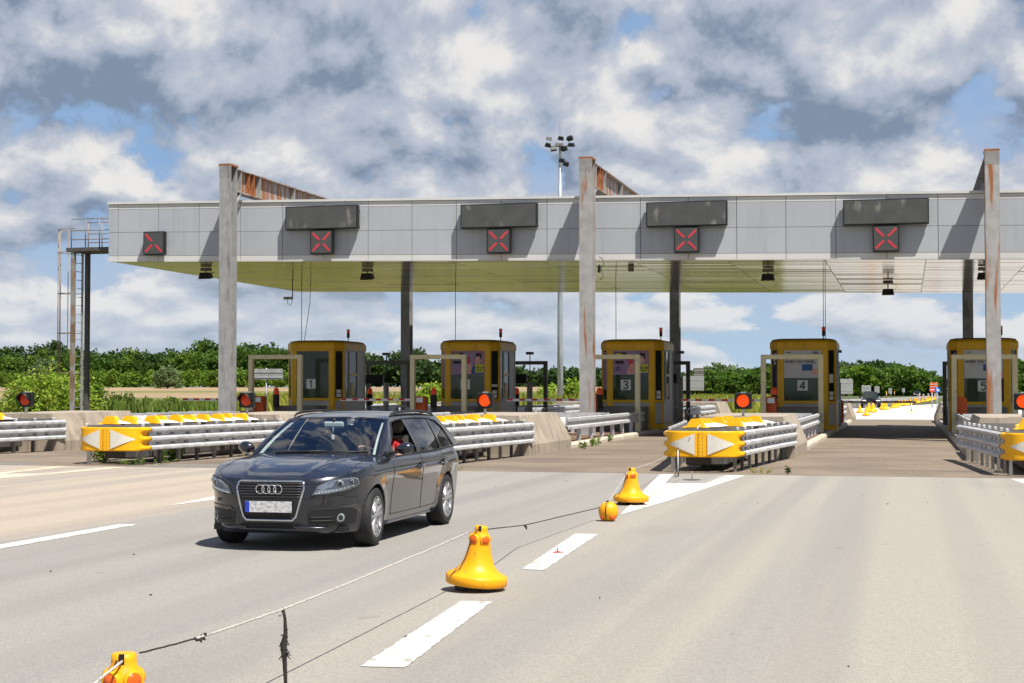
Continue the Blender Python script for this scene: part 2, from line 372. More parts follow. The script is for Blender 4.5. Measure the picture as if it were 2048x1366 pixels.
# road material: three lanes of asphalt laid at different times, blended where they were feathered together
def road_material():
    m = mat('road', (.4, .39, .36), .92, var=0, bump=.35, bscale=110); t = m.node_tree; n = t.nodes; l = t.links; p = n['Principled BSDF']
    geo = n.new('ShaderNodeNewGeometry'); sp = n.new('ShaderNodeSeparateXYZ'); l.new(geo.outputs['Position'], sp.inputs[0])
    def noise(sc, det=5, stretch=(1, 1, 1)):
        mp = n.new('ShaderNodeMapping'); mp.inputs['Scale'].default_value = stretch; l.new(geo.outputs['Position'], mp.inputs[0])
        q = n.new('ShaderNodeTexNoise'); q.inputs['Scale'].default_value = sc; q.inputs['Detail'].default_value = det; l.new(mp.outputs[0], q.inputs['Vector']); return q.outputs['Fac']
    def mth(op, a, b):
        q = n.new('ShaderNodeMath'); q.operation = op
        for i, v in enumerate((a, b)):
            if hasattr(v, 'links'): l.new(v, q.inputs[i])
            else: q.inputs[i].default_value = v
        return q.outputs[0]
    def rng(v, a, b, c=0, d=1):
        q = n.new('ShaderNodeMapRange'); q.interpolation_type = 'SMOOTHSTEP'; l.new(v, q.inputs[0])
        for i, z in enumerate((a, b, c, d)): q.inputs[1+i].default_value = z
        return q.outputs[0]
    def mix(f, a, b, bl='MIX'):
        q = n.new('ShaderNodeMix'); q.data_type = 'RGBA'; q.blend_type = bl
        for i, v in ((0, f), (6, a), (7, b)):
            if hasattr(v, 'links'): l.new(v, q.inputs[i])
            else: q.inputs[i].default_value = v if i == 0 else (*(c_*ALB for c_ in v), 1)
        return q.outputs[2]
    xj = mth('ADD', sp.outputs[0], mth('MULTIPLY', mth('SUBTRACT', noise(.5, 3), .5), .5))
    c = mix(rng(xj, -9.95, -9.7), (.455, .385, .305), (.330, .312, .280))
    c = mix(rng(xj, -4.6, -3.2), c, (.375, .346, .297))
    # tyre-polished tracks and stains along the lanes
    tr = rng(noise(.42, 5, (2.2, .05, 1)), .47, .68); c = mix(mth('MULTIPLY', tr, .50), c, (.245, .24, .23))
    st = rng(noise(.55, 7, (1, .35, 1)), .56, .74); c = mix(mth('MULTIPLY', st, .30), c, (.22, .205, .19))
    # aggregate
    for sc, am in ((70., .09), (190., .16)):
        v = n.new('ShaderNodeTexVoronoi'); v.inputs['Scale'].default_value = sc; l.new(geo.outputs['Position'], v.inputs['Vector'])
        s2 = n.new('ShaderNodeSeparateColor'); l.new(v.outputs['Color'], s2.inputs[0])
        g = rng(s2.outputs[0], 0, 1, 1-am, 1+am); cb = n.new('ShaderNodeCombineColor'); [l.new(g, cb.inputs[i]) for i in range(3)]
        c = mix(1., c, cb.outputs[0], 'MULTIPLY')
    bl = rng(noise(9, 3), .735, .76); c = mix(mth('MULTIPLY', bl, .5), c, (.10, .095, .09))
    # tyre-polished bands along each lane, tarry drips down the lane middle, hairline cracks
    wv = n.new('ShaderNodeTexWave'); wv.wave_type = 'BANDS'; wv.bands_direction = 'X'; wv.inputs['Scale'].default_value = .26; wv.inputs['Distortion'].default_value = 1.2; wv.inputs['Detail'].default_value = 2; wv.inputs['Detail Scale'].default_value = .4
    mpw = n.new('ShaderNodeMapping'); mpw.inputs['Scale'].default_value = (1, .06, 1); l.new(geo.outputs['Position'], mpw.inputs[0]); l.new(mpw.outputs[0], wv.inputs['Vector'])
    c = mix(mth('MULTIPLY', rng(wv.outputs['Fac'], .45, .95), .20), c, (.235, .22, .20))
    dr = rng(noise(3.2, 4, (1, .55, 1)), .70, .74); c = mix(mth('MULTIPLY', dr, .35), c, (.16, .15, .14))
    l.new(c, p.inputs['Base Color'])
road_material()
sheet('grass_ground', 'grass', rect(-7000, 7000, -3000, 9000), -.06)
sheet('road', 'road', rect(-60, 40, -12, 31.7), 0.)
sheet('toll_plaza_base', 'joint_dark', rect(-33.5, 14, 31.72, 92), -.02)
YC = [31.74, 38.0, 40.6, 45.6, 51.2, 56.6, 62.5, 68.5, 75, 83, 92]
plaza = bpy.data.objects.new('toll_plaza_floor', None); COL.objects.link(plaza); plaza['kind'] = 'structure'
for i in range(-1, 7):
    xa, xb = max(-33.5, CX[0]+6.7*i), CX[0]+6.7*(i+1)
    for a, b in zip(YC[:-1], YC[1:]):
        MB().box(xa+.008, xb-.008, a+.012, b-.012, -.05, random.uniform(-.003, .002)).build('slab', 'slab_brown', plaza)
tint_random(MATS['slab_brown'], .06)
sheet('exit_road', 'slab_pale', [(-33.5, 92), (14, 92), (17, 150), (19, 230), (9, 230), (-3, 150), (-14, 118), (-33.5, 112)], 0.)
sheet('far_road', 'far_asphalt', [(9, 230), (19, 230), (52, 700), (150, 2600), (112, 2600), (30, 700)], 0.)
sheet('far_road', 'far_asphalt', [(-8, 150), (-3, 150), (2, 230), (26, 700), (105, 2600), (95, 2600), (17, 700), (-4, 230)], -.004)
def slope_sheet(name, m, x0, x1, ys, zs):
    mb = MB(); mb.grid([[(x0, y, z), (x1, y, z)] for y, z in zip(ys, zs)], smooth=True); o = mb.build(name, m, fix=False); o['kind'] = 'structure'
    if o.data.polygons[0].normal.z < 0: o.data.flip_normals()
slope_sheet('rising_meadow', 'meadow', -900, -46, (120, 165, 190), (-.07, .35, .60))
slope_sheet('farm_field', 'field_tan', -900, -46, (190, 240), (.60, 1.15))
slope_sheet('field_margin', 'meadow', -900, -46, (240, 252), (1.15, 1.40))
slope_sheet('farm_field', 'field_tan', -900, -46, (252, 305), (1.40, 2.20))
slope_sheet('wood_floor', 'grass', -1200, -82, (305, 420, 900), (2.20, 1.6, 1.0))
sheet('meadow', 'meadow', [(-120, 96), (-27, 96), (-24, 230), (-46, 230), (-46, 120), (-120, 120)], -.035)
sheet('asphalt_patch', 'patch_grey', [(-16.9, 31.72), (-9.9, 31.72), (-9.9, 32.5), (-12, 32.9), (-16.0, 32.7)], .004)
sheet('asphalt_patch', 'patch_grey', [(-27, 31.72), (-19.2, 31.72), (-19.4, 32.6), (-23, 33.0), (-27, 32.7)], .004)
# painted markings
def ragged(poly, amp=.007, step=.07):
    rg = random.Random(17); o = []
    for a, b in zip(poly, poly[1:]+poly[:1]):
        n = max(1, int(math.hypot(b[0]-a[0], b[1]-a[1])/step))
        for k in range(n): o.append((a[0]+(b[0]-a[0])*k/n+rg.uniform(-amp, amp), a[1]+(b[1]-a[1])*k/n+rg.uniform(-amp, amp)))
    return o
def mark(px, m='paint_white', dx=0., name='lane_dash'):
    return sheet(name, m, ragged([(g.x+dx, g.y) for g in (gpt(*q) for q in px)]), .005)
mark([(720, 1334), (810, 1336), (984, 1204), (922, 1203)])
mark([(1044, 1139), (1088, 1141), (1196, 1069), (1150, 1068)])
sheet('lane_dash', 'paint_white', ragged(rect(-9.63, -9.38, 12.4, 18.1)), .005)
sheet('lane_dash', 'paint_white', rect(-9.63, -9.38, 5.5, 9.5), .005)
for i, m in ((5, 'paint_white'), (4, 'paint_white'), (3, 'paint_white'), (2, 'paint_worn'), (1, 'paint_worn')):
    dx = 6.7*(i-4)
    A, B, Cc, D = gpt(1240, 1030), gpt(1319, 949), gpt(1347, 949), gpt(1330, 967)
    E_, F_, G_ = gpt(1412, 967), gpt(1452, 951), gpt(1492, 951)
    sheet('gore_marking', m, [(q.x+dx, min(q.y, 31.66)) for q in (A, gpt(1334, 1003), G_, F_, E_, D, Cc, B)], .005)

# ---------------------------------------------------------------- islands
stone = None
for i in range(1, 6):
    isl = MB().box(LX[i]+.15, RX[i]-.18, 44.6, 83, -.02, .145).build('toll_island', 'soil' if i != 5 else 'concrete_grey')
    isl['kind'] = 'structure'
    MB().box(LX[i]+.13, RX[i]-.16, 57.6, 83, .1, .152).build('paving', 'concrete_grey', isl)
    y = 44.62; k = 0
    while y < 82.5:
        ln = 1.08 if y < 62 else 3.0
        mb = MB(); pr = [(-.19, 0), (0, 0), (.0, .10), (-.035, .155), (-.15, .17), (-.19, .165)]
        mb.prism(pr, .006, ln-.006, 'y')
        if k == 0 or stone is None or ln > 2: stone = mb.build('kerb_stone', 'kerb', isl, (RX[i], y, -.01)); s0 = stone
        else: share(s0, 'kerb_stone', isl, (RX[i]+random.uniform(-.008, .008), y, -.01))
        y += ln; k += 1
    y = 44.62
    mb = MB(); mb.prism([(0, 0), (.19, 0), (.19, .165), (.15, .17), (.035, .155), (0, .10)], 0, 38.2, 'y'); mb.build('kerb_edge', 'kerb', isl, (LX[i], 44.62, -.01))
    # concrete blocks at both ends
    for yy, s in ((39.25, 1), (88.0, -1)):
        mb = MB(); x0, x1 = LX[i]-.02, RX[i]+.02
        ya, yb = (yy, yy+5.3) if s > 0 else (yy-5.3, yy)
        mb.hexa([(x0, ya, -.01), (x1, ya, -.01), (x1, yb, -.01), (x0, yb, -.01), (x0, ya, .27), (x1, ya, .27), (x1, yb, .27), (x0, yb, .27)])
        mb.hexa([(x0, ya+.001, .27), (x1, ya+.001, .27), (x1, yb, .27), (x0, yb, .27), (x0+.28, ya+.05, 1.03), (x1-.28, ya+.05, 1.03), (x1-.28, yb-.55, 1.05), (x0+.28, yb-.55, 1.05)])
        o = mb.build('concrete_barrier', 'concrete')
        tag(o, ('weathered concrete end block on the approach side of toll booth ' if s > 0 else 'concrete end block on the exit side of toll booth ')+('', 'one', 'two', 'three', 'four', 'five')[i], 'barrier', 'concrete blocks at the ends of the toll islands')

# ---------------------------------------------------------------- canopy
SL = -.0168; YF, YB = 54.4, 73.6; XL, XR = -29.47, 14.0
def zt(x): return 8.53+SL*(x+10.67)                      # top of the fascia
can = empty('toll_canopy', (-10, 64, 0), label='long grey panelled toll plaza canopy with mirror-like metal ceiling on steel portal frames', cat='canopy')
def cpart(mb, name, m, **k):
    mb.v = [(x+10, y-64, z) for x, y, z in mb.v]; return mb.build(name, m, can, **k)
js = [-.6+1.675*k for k in range(-17, 9)]; js = [XL]+js+[XR]
rows = [(-.10, -.278, 'fascia_light'), (-.29, -1.155, 'fascia'), (-1.167, -2.05, 'fascia'), (-2.062, -2.255, 'fascia_light')]
def slab(x0, x1, y0, y1, a, b):
    return MB().hexa([(x0, y0, zt(x0)+b), (x1, y0, zt(x1)+b), (x1, y1, zt(x1)+b), (x0, y1, zt(x0)+b), (x0, y0, zt(x0)+a), (x1, y0, zt(x1)+a), (x1, y1, zt(x1)+a), (x0, y1, zt(x0)+a)])
for a, b in zip(js[:-1], js[1:]):
    for r0, r1, m in rows:
        o = cpart(slab(a+.009, b-.009, YF-random.uniform(0, .004), YF+.05, r0, r1), 'fascia_panel', m)
x = XL-.03
while x < XR:
    xe = min(x+3.2, XR); cpart(slab(x+.01, xe-.01, YF-.05, YF+.25, .0, -.085), 'parapet_cap', 'fascia_light'); x = xe
cpart(slab(XL+.02, XR, YF+.055, YF+.2, -.09, -2.25), 'fascia_backing', 'dark_gap')
cpart(slab(XL+.02, XR, YF+.2, YB-.06, -.25, -2.0), 'roof_deck', 'concrete_grey')
cpart(slab(XL, XR, YB-.06, YB, -.02, -2.26), 'rear_fascia', 'fascia')
cpart(slab(XL-.02, XL+.018, YF+.06, YB-.07, -.02, -2.25), 'side_fascia', 'fascia')
cpart(slab(XL, XR, YF-.012, YF+.12, -2.262, -2.285), 'drip_edge', 'fascia_light')
mb = MB(); y = YF+.13; random.seed(11)
while y < YB-.05:
    x = XL+random.uniform(.0, .02)
    wv = .295
    while x < XR:
        xe = min(x+3.35, XR); t1, t2 = random.gauss(0, .0014), random.gauss(0, .0010)
        z0 = -2.262
        p = []
        for (xx, yy, dz) in ((x, y, -t1+t2), (xe-.02, y, -t1-t2), (xe-.02, y+wv-.02, t1-t2), (x, y+wv-.02, t1+t2)): p.append((xx, yy, zt(xx)+z0+dz))
        mb.hexa(p+[(q[0], q[1], q[2]+.03) for q in p]); x = xe
    y += wv
o = cpart(mb, 'soffit_slats', 'soffit', fix=False); o['kind'] = 'stuff'
cpart(slab(XL+.03, XR-.02, YF+.21, YB-.08, -2.20, -2.215), 'soffit_backing', 'dark_gap')

# steel portal frames
def hbeam_col(cx, cy, z0, z1, m, parent, name='column'):
    mb = MB(); W, D, T = .225, .29, .035
    mb.box(cx-W, cx+W, cy-D, cy-D+T, z0, z1); mb.box(cx-W, cx+W, cy+D-T, cy+D, z0, z1); mb.box(cx-.018, cx+.018, cy-D+T, cy+D-T, z0, z1)
    return mb.build(name, m, parent)
for i, fm, lab in ((1, 'steel', 'plain grey steel portal frame at the left end of the canopy'), (3, 'steel_spot', 'grey steel portal frame with rust streaks between booths two and three'), (5, 'steel_rusty', 'heavily rusted steel portal frame in front of booth five at right')):
    cx = CX[i]+.02; zz = zt(cx); top = zz+1.13; y0, y1 = 53.3, 74.6
    pf = empty('portal_frame', (0, 0, 0), label=lab, cat='steel frame', group='portal frames carrying the canopy')
    c = hbeam_col(cx, y0, .12, top-.02, fm, pf); MB().box(cx-.34, cx+.34, y0-.42, y0+.42, .10, .16).build('base_plate', 'steel', c)
    c = hbeam_col(cx, y1, .12, top-.02, 'steel', pf); MB().box(cx-.34, cx+.34, y1-.42, y1+.42, .10, .16).build('base_plate', 'steel', c)
    mb = MB(); zb, zu = zz+.22, zz+1.08
    mb.box(cx-.2, cx+.2, y0+.3, y1-.3, zu-.035, zu); mb.box(cx-.2, cx+.2, y0+.3, y1-.3, zb, zb+.035); mb.box(cx-.016, cx+.016, y0+.3, y1-.3, zb+.035, zu-.035)
    mb.build('girder', 'steel_rusty' if i != 5 else 'steel', pf)
    for yy in (y0+.75, y0+1.5, y0+1.95, y0+2.5, y0+6, y0+10, y0+15):
        MB().box(cx-.19, cx+.19, yy-.02, yy+.02, zb+.036, zu-.036).build('stiffener', 'rust' if yy in (y0+1.5, y0+1.95) else 'steel', pf)
    MB().hexa([(cx-.2, y0+.291, zz-.25), (cx+.2, y0+.291, zz-.25), (cx+.2, y0+.32, zz-.25), (cx-.2, y0+.32, zz-.25), (cx-.2, y0+.7, zb+.034), (cx+.2, y0+.7, zb+.034), (cx+.2, y0+.74, zb+.034), (cx-.2, y0+.74, zb+.034)]).build('gusset', 'steel', pf)
    MB().box(cx-.24, cx+.24, y0-.33, y0+.34, top-.02, top+.05).build('cap_plate', 'rust', pf)
    MB().hexa([(cx-.226, y0-.292, top-.45), (cx+.226, y0-.292, top-.45), (cx+.226, y0-.289, top-.45), (cx-.226, y0-.289, top-.45), (cx-.235, y0-.33, top-.02), (cx+.235, y0-.33, top-.02), (cx+.235, y0-.289, top-.02), (cx-.235, y0-.289, top-.02)]).build('head_flare', 'steel', pf)

# ---------------------------------------------------------------- lane signals and message boards on the fascia
names = {0: 'left end of the canopy, without a message board above', 1: 'lane one, below the first dark message board', 2: 'lane two, left of the middle portal frame', 3: 'lane three, right of the middle portal frame', 4: 'lane four, left of the rusty portal frame'}
for i in range(0, 5):
    cx = LANE[i]; z = zt(cx)
    if i > 0:
        b = empty('message_board', (cx, YF, 0), label='blank dark message board on the fascia over ' + names[i].split(',')[0], cat='sign', group='dark message boards on the canopy')
        w_ = 1.40
        MB().cbox(-w_, w_, -.36, -.10, z-1.135, z-.275, .012).build('housing', 'black', b)
        MB().box(-w_+.04, w_-.04, -.367, -.355, z-1.095, z-.315).build('screen', 'led_panel', b)
        for sx in (-w_+.03, w_-.06):
            MB().box(sx, sx+.05, -.10, -.006, z-.45, z-.38).build('bracket', 'steel', b); MB().box(sx, sx+.05, -.10, -.006, z-1.04, z-.97).build('bracket', 'steel', b)
    s = empty('lane_signal', (cx, YF, 0), label='square red cross lane signal at ' + names[i], cat='lane signal', group='red cross lane signals on the canopy')
    za, zb = z-2.045, z-1.165
    MB().cbox(-.43, .43, -.34, -.12, za, zb, .012).build('housing', 'black', s)
    MB().box(-.39, .39, -.347, -.335, za+.04, zb-.04).build('screen', 'led_back', s)
    zc = (za+zb)/2
    for q, (ax, az) in enumerate(((-1, 1), (1, 1), (-1, -1), (1, -1))):
        if i == 0 and q == 1: continue
        for off in (-.022, .022):
            mb = MB(); d = Vector((ax, 0, az)).normalized(); nrm = Vector((-d.z, 0, d.x)); a = d*.10+nrm*off; e = d*.47+nrm*off; h = nrm*.013
            P = [a-h, e-h, e+h, a+h]; mb.hexa([(p.x, -.356, p.z+zc) for p in P]+[(p.x, -.348, p.z+zc) for p in P]); mb.build('led_strip', 'led_red', s)
    for sx in (-.38, .33):
        MB().box(sx, sx+.05, -.12, -.006, zc-.25, zc-.18).build('bracket', 'steel', s)
# ================================================================ toll islands: crash cushions, rails, booths, gates
ORD = {1: 'first', 2: 'second', 3: 'third', 4: 'fourth', 5: 'fifth'}
WORD = {1: 'one', 2: 'two', 3: 'three', 4: 'four', 5: 'five'}
PROF = [(.02, .315), (.085, .345), (.085, .395), (0, .445), (0, .505), (.085, .555), (.085, .605), (0, .655), (0, .715), (.085, .765), (.085, .815), (.02, .85)]
def nose_xy(t): c, s = math.cos(t), math.sin(t); return (math.copysign(.745*abs(c)**.5, c), .46-.46*max(s, 0)**.8)
def nose_front(x): q = min(abs(x)/.745, 1); return .46*(1-math.sqrt(max(0, 1-q**4))**.8)
def cushion(i):
    a = empty('crash_cushion', (CX[i]-.1, 32.2, 0), label={1: 'grey triple-beam crash cushion cut off by the left edge of the photo', 2: 'crash cushion with yellow chevron nose at the left, beside the dark car', 3: 'crash cushion partly hidden behind the dark estate car', 4: 'crash cushion with yellow chevron nose in the right half, rope tied to it', 5: 'crash cushion with yellow nose cut off by the right edge'}[i], cat='crash cushion', group='crash cushions in front of the toll islands')
    # nose
    rows = []; n = 48
    for k in range(n+1):
        t = math.pi*k/n; x, y = nose_xy(t); e = .01
        x2, y2 = nose_xy(min(t+e, math.pi)); x1, y1 = nose_xy(max(t-e, 0)); tx, ty = x2-x1, y2-y1; ln = math.hypot(tx, ty) or 1
        nx, ny = ty/ln, -tx/ln
        w = max(0, min(1, (y-.16)/.24)); w = w*w*(3-2*w)
        if k == 0: nx, ny = 1, 0
        if k == n: nx, ny = -1, 0
        if k in (0, n): nx = 1 if k == 0 else -1; ny = 0
        s = 1 if nx*x+ny*(y-.46) >= 0 else -1
        rows.append([(x+s*nx*(o*w+.03*(1-w)), y+s*ny*(o*w+.03*(1-w)), z-.0*w) for o, z in PROF])
    for sg, at in ((1, 0), (-1, n)):
        r = [(sg*(.745+o+.014), .66, z) for o, z in PROF]
        if at == 0: rows.insert(0, r)
        else: rows.append(r)
    no = MB().grid(rows).build('nose', 'yellow', a)
    sm = no.modifiers.new('s', 'SOLIDIFY'); sm.thickness = .012; sm.offset = -1
    for sg in (-1, 1):
        rr = []
        for k in range(9):
            x = .13+.55*k/8; h = .215*(1-k/8)+.004; rr.append([(sg*x, nose_front(x)-.045, .583-h), (sg*x, nose_front(x)-.045, .583+h)])
        o = MB().grid(rr, smooth=False).build('reflective_triangle', 'reflector_white', no)
        sm = o.modifiers.new('s', 'SOLIDIFY'); sm.thickness = .006; sm.offset = 0
    mb = MB(); mb.box(-.055, .055, -.045, -.02, .33, .835); mb.build('centre_plate', 'yellow', no)
    mb = MB()
    for k in range(7):
        for sx in (-.035, .035): mb.disc((sx, -.052, .37+.07*k), .009, 8, 'y', .008)
    mb.build('rivets', 'galv_dark', no)['kind'] = 'stuff'
    # side rails: three overlapping panels each side
    for sg in (-1, 1):
        for k in range(3):
            ya, yb = .56+2.25*k, .56+2.25*(k+1)+.12; rr = []
            for q in range(7):
                y = ya+(yb-ya)*q/6; x = .745+.62*max(0, (y-.5)/6.8)**1.15+.012*(2-k)
                rr.append([(sg*(x+o), y, z) for o, z in PROF])
            if k == 2: rr.append([(sg*(x+.042), yb+.01, z) for o, z in PROF]); rr.append([(sg*(x-.01), yb+.012, z) for o, z in PROF])
            p = MB().grid(rr, smooth=False).build('rail_panel', 'galv', a)
            sm = p.modifiers.new('s', 'SOLIDIFY'); sm.thickness = .006
            mb = MB(); mw = MB()
            for z in (.685, .475):
                for q in range(3):
                    y = ya+.35+.62*q+random.uniform(-.05, .05); x = .745+.62*max(0, (y-.5)/6.8)**1.15+.012*(2-k)
                    mb.box(min(sg*x, sg*(x+.014)), max(sg*x, sg*(x+.014)), y, y+.10, z-.016, z+.016)
                    mb.lathe([(.001, 0), (.026, 0), (.026, .016*sg), (.001, .016*sg)], 10, (sg*x, y+.16, z), 'x', False)
            mb.build('bolt_slots', 'post_dark', p)['kind'] = 'stuff'
    # cross frames and legs
    for k in range(9):
        y = .40+.83*k; x = .70+.60*max(0, (y-.5)/6.8)
        mb = MB(); mb.box(-x, x, y-.028, y+.028, .83, .895); mb.box(-x, x, y-.02, y+.02, .40, .46); mb.build('cross_bar', 'galv_dark', a)
        for sg in (-1, 1):
            MB().box(sg*(x-.06)-.032, sg*(x-.06)+.032, y-.045, y+.045, 0, .829).build('leg', 'post_dark' if k % 2 else 'galv_dark', a)
            MB().cbox(sg*x-.03, sg*x+.03, y-.04, y+.04, .85, .93, .01).build('bar_end', 'galv', a)
    MB().cbox(-.42, .42, .7, 6.9, .12, .62, .03).build('energy_absorber', 'post_dark', a)
    MB().box(-.30, .30, .48, .56, .30, .84).build('orange_pad', 'orange_box', a)
    # hump covers
    hs = [(-.24, .98), (-.20, 1.42), (-.16, 1.86), (-.05, 3.3), (.0, 3.9), (.02, 4.7), (.42, 2.3), (.50, 2.75), (.56, 3.2), (.6, 5.2)]
    if i in (2, 3): hs = [(-.42, .9), (-.15, 1.3), (.12, 1.9), (.2, 2.1), (.1, 3.2), (.34, 3.4), (.2, 4.5), (.42, 4.9), (.28, 5.7), (.62, 5.9)]
    for hx_, hy_ in hs:
        z0 = .90
        h = MB(); pr = [(-.30, 0), (-.20, .035), (-.125, .15), (-.085, .185), (.085, .185), (.125, .15), (.20, .035), (.30, 0)]
        rr = []
        for y, s in ((0, .0), (.03, 1), (.24, .95), (.30, .0)): rr.append([(x, y, z*s) for x, z in pr])
        h.grid(rr, smooth=False); o = h.build('hump_cover', 'yellow', a, (hx_, hy_, z0))
        w = MB(); rr = []
        for k in range(9):
            u = k/8; d = .13*math.sin(math.pi*(.06+.88*u))**.6; rr.append([(.12+.36*u, .14+.03*u-d, .012), (.12+.36*u, .14+.03*u, .075*(1-u)**.7+.02), (.12+.36*u, .14+.03*u+d, .012)])
        w.grid(rr); w.build('sunlit_skirt', 'hump_white', o)  # white stands in for sun glare on the hump's right-hand skirt
    return a
for i in range(1, 6): cushion(i)

# ---------------------------------------------------------------- island guard rails
WPROF = [(0, .50), (.055, .525), (.055, .60), (0, .635), (0, .735), (.055, .77), (.055, .845), (0, .87)]
def guard(i, y0, y1, end, lab):
    a = empty('guard_rail', (CX[i], y0, 0), label=lab, cat='guard rail', group='two-beam guard rails on the toll islands')
    hw = .98
    for sg in (-1, 1):
        rr = [[(sg*(hw+o), y, z) for o, z in WPROF] for y in ([0.0, (y1-y0)*.5, y1-y0])]
        p = MB().grid(rr, smooth=False).build('beam', 'galv', a); sm = p.modifiers.new('s', 'SOLIDIFY'); sm.thickness = .007
        n = int((y1-y0)/1.9)
        for k in range(n+1):
            y = .35+k*(y1-y0-.6)/n
            MB().box(sg*(hw-.09)-.06, sg*(hw-.09)+.06, y-.04, y+.04, .14, .82).build('post', 'galv', a)
    ye = -.03 if end < 0 else y1-y0+.03
    rr = []
    for k in range(11):
        t = math.pi*k/10; x = math.copysign(hw*abs(math.cos(t))**.35, math.cos(t)) if abs(math.cos(t)) > 1e-6 else 0; y = ye+end*.16*math.sin(t)**.5
        rr.append([(x, y, .48), (x, y, .885)])
    p = MB().grid(rr).build('end_plate', 'galv', a); sm = p.modifiers.new('s', 'SOLIDIFY'); sm.thickness = .007
    for k in range(5):
        y = .5+k*1.6
        if y < y1-y0: MB().box(-hw, hw, y-.05, y+.05, .874, .925).build('tie_bar', 'galv', a)
for i in range(1, 6):
    guard(i, 45.3, 59.2, -1, 'galvanised guard rail on the approach side of toll booth '+WORD[i])
    guard(i, 71.5, 82.3, 1, 'galvanised guard rail on the exit side behind toll booth '+WORD[i])

